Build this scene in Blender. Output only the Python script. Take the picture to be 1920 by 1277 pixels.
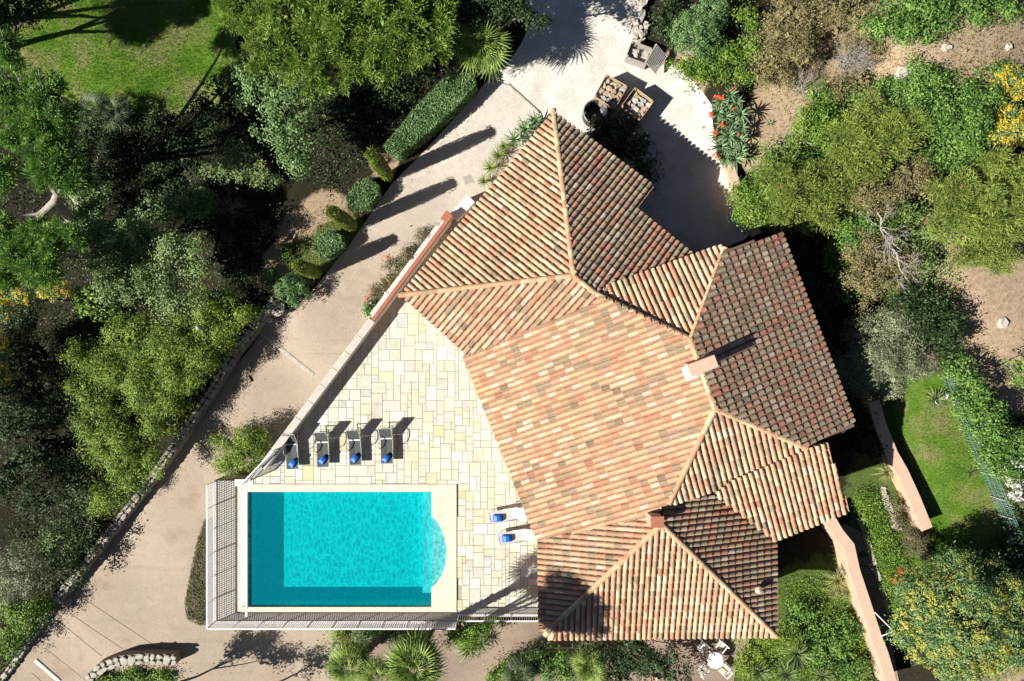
import bpy, bmesh, math, random
import numpy as np
from mathutils import Vector, Matrix
for o in list(bpy.data.objects): bpy.data.objects.remove(o, do_unlink=True)
random.seed(7); rng = np.random.default_rng(11)
scene = bpy.context.scene; COL = scene.collection
# ---------------------------------------------------------------- camera, sky, sun, exposure
F, H = 1280.0, 33.5                       # focal length in photo pixels, drone height above the terrace
cam = bpy.data.cameras.new('camera'); camo = bpy.data.objects.new('camera', cam); COL.objects.link(camo)
camo.location = (0, 0, H); camo.rotation_euler = (0, 0, 0)
cam.sensor_width = 36; cam.lens = 36 * F / 1920; cam.clip_start = 0.5; cam.clip_end = 500
scene.camera = camo
SUN_EL, SUN_AZ = math.radians(36), math.radians(23)
to_sun = Vector((-math.cos(SUN_AZ) * math.cos(SUN_EL), -math.sin(SUN_AZ) * math.cos(SUN_EL), math.sin(SUN_EL)))
world = bpy.data.worlds.new('World'); scene.world = world; world.use_nodes = True
wn = world.node_tree; bg = wn.nodes['Background']
sky = wn.nodes.new('ShaderNodeTexSky'); sky.sky_type = 'NISHITA'; sky.sun_disc = False
sky.air_density = .35; sky.dust_density = .3; sky.sun_elevation = SUN_EL; sky.sun_rotation = math.atan2(to_sun.x, to_sun.y)
wn.links.new(sky.outputs[0], bg.inputs[0]); bg.inputs[1].default_value = 0.05
sl = bpy.data.lights.new('sun', 'SUN'); sl.energy = 5.0; sl.angle = math.radians(0.5); sl.color = (1, 0.95, 0.87)
so = bpy.data.objects.new('sun', sl); COL.objects.link(so); so.location = to_sun * 80
so.rotation_euler = (-to_sun).to_track_quat('-Z', 'Y').to_euler()
scene.view_settings.view_transform = 'Standard'; scene.view_settings.look = 'None'
scene.view_settings.exposure = 0.95; scene.view_settings.gamma = 1; scene.view_settings.use_curve_mapping = False
scene.render.engine = 'CYCLES'; scene.cycles.max_bounces = 6; scene.cycles.transparent_max_bounces = 8
scene.render.resolution_x = 1024; scene.render.resolution_y = 681

# ---------------------------------------------------------------- helpers
def W(px, py, z=0.0):
    k = (H - z) / F
    return Vector(((px - 960) * k, (638.5 - py) * k, z))
CP = [(1100,100,-.2),(1300,350,-.2),(1250,200,-.2),(980,200,-.25),(900,250,-.3),(800,400,-.5),(640,600,-1.0),(500,760,-1.5),(350,950,-2.1),
 (200,1130,-2.5),(80,1260,-2.8),(500,1230,-2.5),(800,1240,-2.4),(1100,1240,-2.1),(1350,1230,-1.7),(1530,1120,-.7),(1600,1230,-.6),
 (1640,1000,.1),(1800,800,.9),(1850,500,2.0),(1600,300,1.2),(1500,150,.7),(1800,100,2.5),(1850,1200,.4),(1500,600,-.2),(1420,420,-.15),(1600,700,.1),
 (300,100,-1.5),(100,300,-2.2),(300,500,-2.2),(480,480,-1.0),(600,400,-.6),(700,250,-.4),(600,100,-1.0),(200,800,-3.0),(50,1000,-3.6),
 (880,700,-1.0),(1000,900,-1.2),(1250,800,-.8),(640,1000,-2.6),(1200,1000,-1.6),(1000,0,-.2),(1900,1270,.5),(1420,200,.4),(420,640,-2.0),(0,600,-3.2)]
CPW = np.array([(*W(a, b, c)[:2], c) for a, b, c in CP])
def gz(x, y):
    d2 = (CPW[:, 0] - x) ** 2 + (CPW[:, 1] - y) ** 2 + .6
    w = d2 ** -1.6
    return float((w * CPW[:, 2]).sum() / w.sum())
def G(px, py, dz=0.0):
    z = 0.0
    for _ in range(4):
        p = W(px, py, z); z = gz(p.x, p.y) + dz
    return W(px, py, z)
def tag(o, label=None, cat=None, group=None, kind=None):
    if label: o['label'] = label
    if cat: o['category'] = cat
    if group: o['group'] = group
    if kind: o['kind'] = kind
    return o
def link(name, me, m=None, parent=None):
    o = bpy.data.objects.new(name, me); COL.objects.link(o)
    if m is not None and me is not None and not me.materials: me.materials.append(m)
    if parent is not None:
        o.parent = parent; o.matrix_parent_inverse = Matrix.Translation(parent.location).inverted()
    return o
def thing(name, loc, label, cat, group=None):
    o = bpy.data.objects.new(name, None); COL.objects.link(o); o.location = loc; o.empty_display_size = .2
    return tag(o, label, cat, group)
def npmesh(name, V, Fq, m=None, smooth=False):
    """V (n,3), Fq (k,4) or (k,3) numpy arrays -> mesh, quickly"""
    me = bpy.data.meshes.new(name); V = np.asarray(V, np.float32); Fq = np.asarray(Fq, np.int32)
    k = Fq.shape[1]
    me.vertices.add(len(V)); me.vertices.foreach_set('co', V.ravel())
    me.loops.add(Fq.size); me.loops.foreach_set('vertex_index', Fq.ravel())
    me.polygons.add(len(Fq)); me.polygons.foreach_set('loop_start', np.arange(0, Fq.size, k, dtype=np.int32))
    me.polygons.foreach_set('loop_total', np.full(len(Fq), k, np.int32))
    if smooth: me.polygons.foreach_set('use_smooth', np.ones(len(Fq), bool))
    me.update(calc_edges=True)
    if m: me.materials.append(m)
    return me
class MB:
    def __init__(s): s.v = []; s.f = []
    def add(s, v, f):
        b = len(s.v); s.v += [tuple(p) for p in v]; s.f += [tuple(i + b for i in q) for q in f]; return s
    def box(s, c, size, rz=0.0, M=None):
        hx, hy, hz = [d / 2 for d in size]; c = Vector(c)
        R = M if M is not None else Matrix.Rotation(rz, 3, 'Z')
        v = [c + R @ Vector((x, y, z)) for z in (-hz, hz) for x, y in ((-hx, -hy), (hx, -hy), (hx, hy), (-hx, hy))]
        return s.add(v, [(3,2,1,0),(4,5,6,7),(0,1,5,4),(1,2,6,5),(2,3,7,6),(3,0,4,7)])
    def bar(s, a, b, w, h=None):
        a, b = Vector(a), Vector(b); h = h or w; d = b - a; L = d.length
        if L < 1e-6: return s
        y = d / L; up = Vector((0, 0, 1)) if abs(y.z) < .95 else Vector((1, 0, 0))
        x = y.cross(up).normalized(); z = x.cross(y)
        return s.box((a + b) / 2, (w, L, h), M=Matrix((x, y, z)).transposed())
    def tube(s, pts, rad, n=6, cap=True):
        pts = [Vector(p) for p in pts]
        if not isinstance(rad, (list, tuple)): rad = [rad] * len(pts)
        b = len(s.v)
        for i, p in enumerate(pts):
            d = (pts[min(i + 1, len(pts) - 1)] - pts[max(i - 1, 0)]).normalized()
            up = Vector((0, 0, 1)) if abs(d.z) < .9 else Vector((1, 0, 0))
            x = d.cross(up).normalized(); y = d.cross(x)
            for k in range(n):
                a = 2 * math.pi * k / n
                s.v.append(tuple(p + (x * math.cos(a) + y * math.sin(a)) * rad[i]))
        for i in range(len(pts) - 1):
            for k in range(n):
                s.f.append((b + i * n + k, b + i * n + (k + 1) % n, b + (i + 1) * n + (k + 1) % n, b + (i + 1) * n + k))
        if cap:
            s.f.append(tuple(b + k for k in range(n))); e = b + (len(pts) - 1) * n
            s.f.append(tuple(e + n - 1 - k for k in range(n)))
        return s
    def prism(s, poly, z0, z1):
        """poly: xy points (any simple polygon); z1 a number or function"""
        n = len(poly); zt = z1 if callable(z1) else (lambda x, y: z1)
        a = sum(poly[i][0] * poly[(i + 1) % n][1] - poly[(i + 1) % n][0] * poly[i][1] for i in range(n))
        if a < 0: poly = poly[::-1]
        v = [(p[0], p[1], z0) for p in poly] + [(p[0], p[1], zt(p[0], p[1])) for p in poly]
        f = [tuple(range(n - 1, -1, -1)), tuple(range(n, 2 * n))] + [(i, (i + 1) % n, n + (i + 1) % n, n + i) for i in range(n)]
        return s.add(v, f)
    def lathe(s, prof, c, n=20):
        b = len(s.v)
        for r, z in prof:
            for k in range(n):
                a = 2 * math.pi * k / n; s.v.append((c[0] + r * math.cos(a), c[1] + r * math.sin(a), c[2] + z))
        for i in range(len(prof) - 1):
            for k in range(n): s.f.append((b + i*n + k, b + i*n + (k+1) % n, b + (i+1)*n + (k+1) % n, b + (i+1)*n + k))
        return s
    def mesh(s, name, m=None, smooth=False, bevel=0):
        me = bpy.data.meshes.new(name); me.from_pydata(s.v, [], s.f); me.update()
        if bevel:
            bm = bmesh.new(); bm.from_mesh(me)
            bmesh.ops.bevel(bm, geom=bm.edges[:], offset=bevel, segments=1, affect='EDGES'); bm.to_mesh(me); bm.free()
        if smooth: me.polygons.foreach_set('use_smooth', np.ones(len(me.polygons), bool))
        if m: me.materials.append(m)
        return me
    def build(s, name, m, parent=None, smooth=False, bevel=0):
        return link(name, s.mesh(name, m, smooth, bevel), None, parent)

# ---------------------------------------------------------------- materials
def nt(name):
    m = bpy.data.materials.new(name); m.use_nodes = True; t = m.node_tree
    return m, t, t.nodes['Principled BSDF'], t.nodes['Material Output']
def lk(t, a, b): t.links.new(a, b)
def noise(t, scale, detail=4, rough=.6, vec=None, dist=0):
    n = t.nodes.new('ShaderNodeTexNoise'); n.inputs['Scale'].default_value = scale
    n.inputs['Detail'].default_value = detail; n.inputs['Roughness'].default_value = rough; n.inputs['Distortion'].default_value = dist
    if vec is not None: lk(t, vec, n.inputs['Vector'])
    return n
def ramp(t, fac, stops, interp='LINEAR'):
    r = t.nodes.new('ShaderNodeValToRGB'); cr = r.color_ramp; cr.interpolation = interp
    while len(cr.elements) < len(stops): cr.elements.new(.5)
    for e, (p, c) in zip(cr.elements, stops): e.position = p; e.color = (*c, 1)
    lk(t, fac, r.inputs[0]); return r.outputs[0]
def mix(t, fac, a, b, mode='MIX'):
    n = t.nodes.new('ShaderNodeMix'); n.data_type = 'RGBA'; n.blend_type = mode
    for i, x in ((0, fac), (6, a), (7, b)):
        if isinstance(x, (int, float)): n.inputs[i].default_value = x
        elif isinstance(x, tuple): n.inputs[i].default_value = (*x, 1)
        else: lk(t, x, n.inputs[i])
    return n.outputs[2]
def pos(t): return t.nodes.new('ShaderNodeNewGeometry').outputs['Position']
def bump(t, p, h, strength, dist=.02):
    b = t.nodes.new('ShaderNodeBump'); b.inputs['Strength'].default_value = strength; b.inputs['Distance'].default_value = dist
    lk(t, h, b.inputs['Height']); lk(t, b.outputs[0], p.inputs['Normal'])
def M(name, cols, scale=3.0, detail=6, rough=.85, bmp=.3, fine=40, spec=.25, fineamt=.35):
    """stone / soil / plaster: colours over a noise, a finer noise over that, fine relief"""
    m, t, p, o = nt(name); P = pos(t)
    n = noise(t, scale, detail, .65, P)
    k = len(cols); st = [(.3 + .4 * i / max(1, k - 1), c) for i, c in enumerate(cols)]
    c = ramp(t, n.outputs[0], st) if k > 1 else None
    f = noise(t, fine, 3, .6, P); g = ramp(t, f.outputs[0], [(.25, (1 - fineamt,) * 3), (.75, (1 + fineamt * .4,) * 3)])
    base = mix(t, 1.0, c if c is not None else cols[0], g, 'MULTIPLY')
    lk(t, base, p.inputs['Base Color']); p.inputs['Roughness'].default_value = rough
    p.inputs['Specular IOR Level'].default_value = spec
    if bmp: bump(t, p, f.outputs[0], bmp)
    return m
def leafmat(name, stops, patch=None, trans=.18, rough=.55, spec=.25):
    """leaf colour drifts from leaf to leaf and from clump to clump"""
    m, t, p, o = nt(name); g = t.nodes.new('ShaderNodeNewGeometry')
    n = noise(t, 1.6, 4, .6, g.outputs['Position'])
    a = t.nodes.new('ShaderNodeMath'); a.operation = 'MULTIPLY_ADD'; lk(t, g.outputs['Random Per Island'], a.inputs[0]); a.inputs[1].default_value = .62
    b = t.nodes.new('ShaderNodeMath'); b.operation = 'MULTIPLY_ADD'; lk(t, n.outputs[0], b.inputs[0]); b.inputs[1].default_value = 1.5; b.inputs[2].default_value = -.57
    lk(t, b.outputs[0], a.inputs[2])
    k = len(stops); c = ramp(t, a.outputs[0], [(i / (k - 1), s) for i, s in enumerate(stops)])
    if patch:
        n2 = noise(t, patch[1], 3, .6, g.outputs['Position']); r = ramp(t, n2.outputs[0], [(patch[2], (0, 0, 0)), (patch[2] + .1, (1, 1, 1))])
        c = mix(t, r, c, patch[0])
    lk(t, c, p.inputs['Base Color']); p.inputs['Roughness'].default_value = rough; p.inputs['Specular IOR Level'].default_value = spec
    tr = t.nodes.new('ShaderNodeBsdfTranslucent'); lk(t, c, tr.inputs[0])
    ms = t.nodes.new('ShaderNodeMixShader'); ms.inputs[0].default_value = trans
    lk(t, p.outputs[0], ms.inputs[1]); lk(t, tr.outputs[0], ms.inputs[2]); lk(t, ms.outputs[0], o.inputs[0])
    return m
def tilemat(name, src):
    m, t, p, o = nt(name); P = pos(t)
    if src == 'obj': c = t.nodes.new('ShaderNodeObjectInfo').outputs['Color']
    else:
        a = t.nodes.new('ShaderNodeAttribute'); a.attribute_name = 'col'; c = a.outputs['Color']
    n = noise(t, 26, 5, .7, P); l = noise(t, 7, 5, .7, P)
    c = mix(t, ramp(t, n.outputs[0], [(.56, (0,)*3), (.72, (.55,)*3)]), c, (.16, .14, .10))      # dark lichen specks
    c = mix(t, ramp(t, l.outputs[0], [(.58, (0,)*3), (.75, (.5,)*3)]), c, (.58, .53, .42))      # pale lichen
    lk(t, c, p.inputs['Base Color']); p.inputs['Roughness'].default_value = .9; p.inputs['Specular IOR Level'].default_value = .15
    bump(t, p, n.outputs[0], .35, .01); return m
def slabmat(name, src):
    m, t, p, o = nt(name); P = pos(t)
    if src == 'obj': c = t.nodes.new('ShaderNodeObjectInfo').outputs['Color']
    else:
        a = t.nodes.new('ShaderNodeAttribute'); a.attribute_name = 'col'; c = a.outputs['Color']
    n = noise(t, 5, 6, .65, P); c = mix(t, 1.0, c, ramp(t, n.outputs[0], [(.3, (.86, .84, .8)), (.7, (1.04, 1.03, 1.0))]), 'MULTIPLY'); st = noise(t, .7, 5, .7, P); c = mix(t, 1.0, c, ramp(t, st.outputs[0], [(.32, (.82, .8, .76)), (.5, (1, 1, 1))]), 'MULTIPLY')
    lk(t, c, p.inputs['Base Color']); p.inputs['Roughness'].default_value = .8; p.inputs['Specular IOR Level'].default_value = .25
    bump(t, p, n.outputs[0], .2, .01); return m
def plain(name, c, rough=.5, metal=0, spec=.4, var=.12, scale=12):
    m, t, p, o = nt(name); n = noise(t, scale, 4, .6, pos(t))
    lk(t, mix(t, 1.0, c, ramp(t, n.outputs[0], [(.3, (1 - var,) * 3), (.7, (1 + var * .5,) * 3)]), 'MULTIPLY'), p.inputs['Base Color'])
    p.inputs['Roughness'].default_value = rough; p.inputs['Metallic'].default_value = metal; p.inputs['Specular IOR Level'].default_value = spec
    return m
MT = {}
MT['tile_o'] = tilemat('tile_single', 'obj'); MT['tile_a'] = tilemat('tile_joined', 'attr')
MT['slab_o'] = slabmat('slab_single', 'obj'); MT['slab_a'] = slabmat('slab_joined', 'attr')
MT['under_tile'] = M('under_tile', [(.25, .145, .095), (.33, .2, .13), (.27, .2, .135)], 2, bmp=.4)
MT['ridge'] = M('ridge_mortar', [(.42, .25, .15), (.5, .34, .2), (.36, .25, .16)], 5, bmp=.4)
MT['plaster'] = M('plaster_pink', [(.5, .32, .22), (.56, .38, .27)], 1.5, bmp=.25, fineamt=.15)
MT['coping_pink'] = M('wall_coping', [(.52, .33, .23), (.6, .42, .31), (.5, .36, .27)], 2.5, bmp=.35, fineamt=.2)
MT['red_coping'] = M('terracotta_coping', [(.33, .125, .07), (.38, .16, .1)], 3, bmp=.15, fineamt=.15)
MT['white_wall'] = M('white_wall', [(.6, .57, .52), (.72, .7, .66), (.5, .48, .43)], 3, bmp=.2, fineamt=.2)
MT['white_paint'] = plain('white_paint', (.78, .78, .78), .4, var=.06)
MT['gravel'] = M('pale_gravel', [(.54, .505, .445), (.66, .625, .57), (.74, .71, .66)], 1.2, bmp=.7, fine=28, fineamt=.45)
m, t, p, o = nt('drive_concrete'); P = pos(t); sx = t.nodes.new('ShaderNodeSeparateXYZ'); lk(t, P, sx.inputs[0])
mp = t.nodes.new('ShaderNodeMapping'); mp.inputs['Rotation'].default_value = (0, 0, -.94); mp.inputs['Scale'].default_value = (.22, 1.9, 1); lk(t, P, mp.inputs[0])
n0 = noise(t, .55, 8, .65, P); n1 = noise(t, 1.0, 4, .6, mp.outputs[0]); n2 = noise(t, 15, 4, .65, P); n3 = noise(t, 2.6, 6, .7, P)
c = ramp(t, n0.outputs[0], [(.3, (.3, .235, .178)), (.45, (.385, .315, .242)), (.55, (.35, .29, .226)), (.7, (.41, .345, .272))])
c = mix(t, ramp(t, n1.outputs[0], [(.56, (0,)*3), (.7, (.4,)*3)]), c, (.25, .215, .18))                      # worn wheel tracks
c = mix(t, ramp(t, n3.outputs[0], [(.6, (0,)*3), (.74, (.45,)*3)]), c, (.2, .15, .11))                       # stains
pale = ramp(t, n3.outputs[0], [(.3, (.48, .43, .37)), (.7, (.6, .56, .5))])
mr = t.nodes.new('ShaderNodeMapRange'); lk(t, sx.outputs[1], mr.inputs[0]); mr.inputs[1].default_value = 3.5; mr.inputs[2].default_value = 10.5
c = mix(t, mr.outputs[0], c, pale)                                                                          # concrete turns paler towards the upper drive
c = mix(t, 1.0, c, ramp(t, n2.outputs[0], [(.25, (.76,)*3), (.75, (1.1,)*3)]), 'MULTIPLY'); lk(t, c, p.inputs['Base Color']); p.inputs['Roughness'].default_value = .9; p.inputs['Specular IOR Level'].default_value = .2; bump(t, p, n2.outputs[0], .5); MT['concrete'] = m
MT['dirt_path'] = M('dirt_path', [(.24, .18, .135), (.31, .24, .19)], 1.2, bmp=.5, fine=18)
MT['kerb'] = M('pale_stone', [(.5, .46, .4), (.62, .58, .52)], 4, bmp=.3)
MT['drystone'] = M('grey_stone', [(.26, .24, .195), (.44, .405, .34), (.54, .51, .44)], 3, bmp=.6, fine=25)
MT['mortar'] = M('dark_mortar', [(.16, .14, .115), (.24, .21, .175)], 5)
MT['joint'] = M('terrace_joint', [(.36, .345, .3), (.44, .42, .37)], 5)
MT['poolcoping'] = M('pool_coping', [(.62, .52, .4), (.68, .6, .48), (.6, .5, .4)], 1.6, bmp=.2, fine=30, fineamt=.12)
MT['walkway'] = M('walkway_paving', [(.42, .39, .34), (.52, .49, .44), (.45, .42, .4)], 4, bmp=.4, fine=22)
MT['bark'] = M('bark', [(.12, .09, .065), (.22, .18, .14)], 8, bmp=.8, fine=30)
MT['palebark'] = M('pale_bark', [(.3, .26, .22), (.44, .4, .35)], 6, bmp=.6, fine=30)
MT['deadwood'] = M('dead_twigs', [(.3, .27, .25), (.42, .38, .36)], 5, bmp=.2)
MT['drytwig'] = M('dry_twigs', [(.2, .15, .11), (.32, .25, .2)], 5, bmp=.2)
MT['palmtrunk'] = M('palm_trunk', [(.07, .055, .045), (.2, .17, .14)], 9, bmp=1, fine=20, fineamt=.6)
MT['wood'] = M('weathered_crate_wood', [(.32, .22, .13), (.42, .31, .2), (.36, .29, .22)], 6, bmp=.4, fine=30)
MT['greywood'] = M('grey_wood', [(.3, .28, .26), (.42, .4, .37)], 6, bmp=.4, fine=30)
MT['darkmesh'] = plain('sling_fabric', (.055, .065, .06), .7, var=.2)
MT['alu'] = plain('aluminium', (.6, .6, .58), .35, .7)
MT['whiteplastic'] = plain('white_plastic', (.46, .445, .455), .45, var=.05)
MT['black'] = plain('black_plastic', (.025, .027, .03), .45, var=.2)
MT['net'] = plain('teal_net', (.2, .36, .33), .6)
MT['yellow'] = plain('yellow_plastic', (.75, .6, .08), .5)
MT['steel'] = plain('grey_steel', (.3, .3, .3), .5, .4)
# ---------------------------------------------------------------- terrain
def inside(poly, x, y):
    c = False; n = len(poly); j = n - 1
    for i in range(n):
        xi, yi = poly[i][0], poly[i][1]; xj, yj = poly[j][0], poly[j][1]
        if (yi > y) != (yj > y) and x < (xj - xi) * (y - yi) / (yj - yi) + xi: c = not c
        j = i
    return c
def gz_np(X, Y):
    Z = np.zeros_like(X); S = np.zeros_like(X)
    for x, y, z in CPW:
        w = ((X - x) ** 2 + (Y - y) ** 2 + .6) ** -1.6; Z += w * z; S += w
    return Z / S
def blob(X, Y, items):
    out = np.zeros_like(X)
    for px, py, rx, ry in items:
        c = G(px, py); out = np.maximum(out, np.clip(1.6 - np.sqrt(((X - c.x) / (rx / 38)) ** 2 + ((Y - c.y) / (ry / 38)) ** 2) * 1.1, 0, 1))
    return out
gx = np.concatenate([np.linspace(-150, -32, 12)[:-1], np.arange(-32, 32.1, .3), np.linspace(32, 150, 12)[1:]])
gy = np.concatenate([np.linspace(-150, -24, 12)[:-1], np.arange(-24, 24.1, .3), np.linspace(24, 150, 12)[1:]])
X, Y = np.meshgrid(gx, gy); Z = gz_np(X, Y)
inner = (np.abs(X) < 32) & (np.abs(Y) < 24)
Z = Z + np.where(inner, rng.normal(0, .012, X.shape), 0)
ny, nx = X.shape; idx = np.arange(nx * ny).reshape(ny, nx)
Fq = np.stack([idx[:-1, :-1], idx[:-1, 1:], idx[1:, 1:], idx[1:, :-1]], -1).reshape(-1, 4)
gm = npmesh('ground', np.stack([X, Y, Z], -1).reshape(-1, 3), Fq, None, True)
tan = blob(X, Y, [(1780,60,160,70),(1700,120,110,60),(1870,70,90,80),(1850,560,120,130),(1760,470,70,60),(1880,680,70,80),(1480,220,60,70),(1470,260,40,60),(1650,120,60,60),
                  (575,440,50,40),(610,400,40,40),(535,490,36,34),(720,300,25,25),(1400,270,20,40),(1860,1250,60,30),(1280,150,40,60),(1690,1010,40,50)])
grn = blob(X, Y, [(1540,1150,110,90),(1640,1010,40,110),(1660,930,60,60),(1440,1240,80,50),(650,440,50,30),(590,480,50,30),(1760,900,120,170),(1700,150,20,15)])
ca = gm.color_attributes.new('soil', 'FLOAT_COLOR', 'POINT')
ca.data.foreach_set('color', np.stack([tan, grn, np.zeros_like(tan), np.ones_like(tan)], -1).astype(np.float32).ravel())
m, t, p, o = nt('soil'); P = pos(t); at = t.nodes.new('ShaderNodeAttribute'); at.attribute_name = 'soil'
sep = t.nodes.new('ShaderNodeSeparateColor'); lk(t, at.outputs['Color'], sep.inputs[0])
n1 = noise(t, 1.3, 6, .7, P); n2 = noise(t, 22, 4, .7, P); n3 = noise(t, 5, 5, .7, P)
shade_litter = ramp(t, n2.outputs[0], [(.3, (.01, .009, .006)), (.55, (.025, .022, .014)), (.78, (.065, .055, .035))])  # near-black soil: shade under the trees is put into this colour
sand = ramp(t, n3.outputs[0], [(.3, (.26, .18, .12)), (.5, (.4, .3, .2)), (.7, (.46, .37, .26))])
sand = mix(t, 1.0, sand, ramp(t, n2.outputs[0], [(.3, (.6,)*3), (.7, (1.1,)*3)]), 'MULTIPLY')
weed = ramp(t, n2.outputs[0], [(.3, (.03, .055, .015)), (.6, (.09, .13, .03)), (.75, (.2, .2, .08))])
def masked(ch):
    ad = t.nodes.new('ShaderNodeMath'); ad.operation = 'MULTIPLY_ADD'; lk(t, n1.outputs[0], ad.inputs[0]); ad.inputs[1].default_value = 1.2; lk(t, sep.outputs[ch], ad.inputs[2])
    return ramp(t, ad.outputs[0], [(.78, (0,)*3), (1.0, (1,)*3)])
c = mix(t, masked(0), shade_litter, sand); c = mix(t, masked(1), c, weed)
lk(t, c, p.inputs['Base Color']); p.inputs['Roughness'].default_value = .95; p.inputs['Specular IOR Level'].default_value = .1; bump(t, p, n2.outputs[0], .8, .04)
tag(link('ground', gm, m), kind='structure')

def sheet(name, px, dz, mat, step=.8, kind='structure', wob=0.0):
    """polygon of photo points laid over the terrain, cut into cells so that it follows it"""
    pts = []
    n = len(px)
    for i in range(n):
        a, b = G(*px[i]), G(*px[(i + 1) % n]); k = max(1, int((b - a).length / .6))
        for j in range(k):
            q = a.lerp(b, j / k)
            if wob: q = q + Vector((random.gauss(0, wob), random.gauss(0, wob), 0))
            pts.append(q)
    bm = bmesh.new(); vs = [bm.verts.new((p_.x, p_.y, 0)) for p_ in pts]; bm.faces.new(vs)
    bmesh.ops.triangulate(bm, faces=bm.faces[:])
    xs = [p_.x for p_ in pts]; ys = [p_.y for p_ in pts]
    for ax, lo, hi in ((0, min(xs), max(xs)), (1, min(ys), max(ys))):
        v = math.floor(lo) + step
        while v < hi:
            co = (v, 0, 0) if ax == 0 else (0, v, 0); no = (1, 0, 0) if ax == 0 else (0, 1, 0)
            bmesh.ops.bisect_plane(bm, geom=bm.verts[:] + bm.edges[:] + bm.faces[:], plane_co=co, plane_no=no); v += step
    for v in bm.verts: v.co.z = gz(v.co.x, v.co.y) + dz
    for f in bm.faces:
        if f.normal.z < 0: f.normal_flip()
        f.smooth = True
    bmesh.ops.recalc_face_normals(bm, faces=bm.faces[:])
    me = bpy.data.meshes.new(name); bm.to_mesh(me); bm.free()
    if me.polygons and sum(q.normal.z for q in me.polygons) < 0: me.flip_normals()
    o = link(name, me, mat); tag(o, kind=kind); return o
DRIVE = [(512,590),(560,572),(600,528),(655,460),(700,395),(735,345),(790,290),(850,225),(915,150),(952,160),(1012,215),(1000,330),(860,480),(700,650),(560,850),(480,960),(470,1150),(700,1170),(690,1200),(680,1300),(330,1300),(325,1255),(240,1255),(160,1300),(-40,1330),(30,1250),(100,1140),(300,880),(440,690)]
sheet('drive', DRIVE, .035, MT['concrete'])
YARD = [(915,150),(960,112),(985,60),(990,-40),(1190,-40),(1195,60),(1215,120),(1262,120),(1300,150),(1330,200),(1345,290),(1372,330),(1385,400),(1412,440),(1330,480),(1200,460),(1050,330),(1012,215),(952,160)]
sheet('gravel_yard', YARD, .03, MT['gravel'], wob=.08)
sheet('path', [(640,1185),(700,1172),(1010,1160),(1500,1185),(1440,1215),(1380,1250),(1370,1300),(640,1300)], .045, MT['dirt_path'], wob=.06)
sheet('service_path', [(1580,980),(1620,1000),(1660,1120),(1690,1300),(1660,1300),(1600,1080),(1580,1030)], .03, MT['dirt_path'])
# lawns
m, t, p, o = nt('lawn_grass'); P = pos(t); n1 = noise(t, .5, 5, .65, P); n2 = noise(t, 30, 4, .7, P)
c = ramp(t, n1.outputs[0], [(.33, (.06, .15, .012)), (.46, (.12, .23, .022)), (.54, (.2, .235, .07)), (.68, (.27, .25, .11))])
c = mix(t, 1.0, c, ramp(t, n2.outputs[0], [(.3, (.55,)*3), (.7, (1.15,)*3)]), 'MULTIPLY')
lk(t, c, p.inputs['Base Color']); p.inputs['Roughness'].default_value = .9; p.inputs['Specular IOR Level'].default_value = .1; bump(t, p, n2.outputs[0], .9, .05); MT['lawn'] = m
LAWN1 = [(-40,-40),(470,-40),(440,100),(470,140),(450,200),(330,215),(240,215),(150,200),(60,140),(-40,120)]
LAWN2 = [(1672,775),(1700,705),(1750,690),(1772,720),(1800,790),(1835,870),(1868,950),(1880,1010),(1800,1060),(1700,1090),(1670,1060),(1735,1000),(1745,985)]
sheet('lawn', LAWN1, .03, MT['lawn'], wob=.1); sheet('lawn', LAWN2, .03, MT['lawn'], wob=.05)

# ---------------------------------------------------------------- terrace, walls of the platform
def XY(px, py, z=0): v = W(px, py, z); return (v.x, v.y)
PX0, PX1, PXB, PY0, PY1 = W(465, 0).x, W(809, 0).x, W(789, 0).x, W(0, 922).y, W(0, 1138).y      # pool basin
CX0, CX1, CY0, CY1 = W(452, 0).x, W(856, 0).x, W(0, 908).y, W(0, 1147).y                       # outer edge of the coping
PA, PB, PC = W(838, 412), W(700, 598), W(497, 868)                                          # parapet line (outer edge)
b = MB()
b.prism([XY(838,412), XY(497,868), XY(462,908), (CX0, CY0 + .0), (CX1, CY0), (CX1 + 12, CY0), (CX1 + 12, CY0 + 9), XY(1075,420)], -4.0, -.03)
b.prism([(CX1, CY0 - .001), (CX1, W(0, 1145).y), (W(1300, 0).x, W(0, 1145).y), (W(1300, 0).x, CY0 - .001)], -4.0, -.03)
terr = b.build('terrace', MT['joint']); tag(terr, kind='structure')
# paving slabs: rectangles of a 0.2 m grid, packed at random
U = .178; RX0, RX1, RY0, RY1 = W(452, 0).x, W(1090, 0).x, W(0, 1145).y, W(0, 440).y
nxc, nyc = int((RX1 - RX0) / U) + 1, int((RY1 - RY0) / U) + 1
occ = np.zeros((nxc, nyc), bool); SL = []
shapes = [(3,3),(4,3),(3,4),(2,3),(3,2),(2,2),(4,4),(5,3),(2,4)]; wts = [5,3,3,3,3,2,1.2,1,1.2]
r2 = random.Random(4)
lineN = Vector((PC.y - PA.y, PA.x - PC.x, 0)).normalized()                # normal of the parapet line
if lineN.dot(W(700, 800) - PA) < 0: lineN = -lineN
def house_cover(x, y):                                                    # well under the house: nothing to see
    return inside(HOUSEPX, 960 + x * F / H, 638.5 - y * F / H)
HOUSEPX = [(1000,400),(800,555),(905,650),(1040,990),(1050,1150),(1400,1180),(1400,400)]
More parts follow.
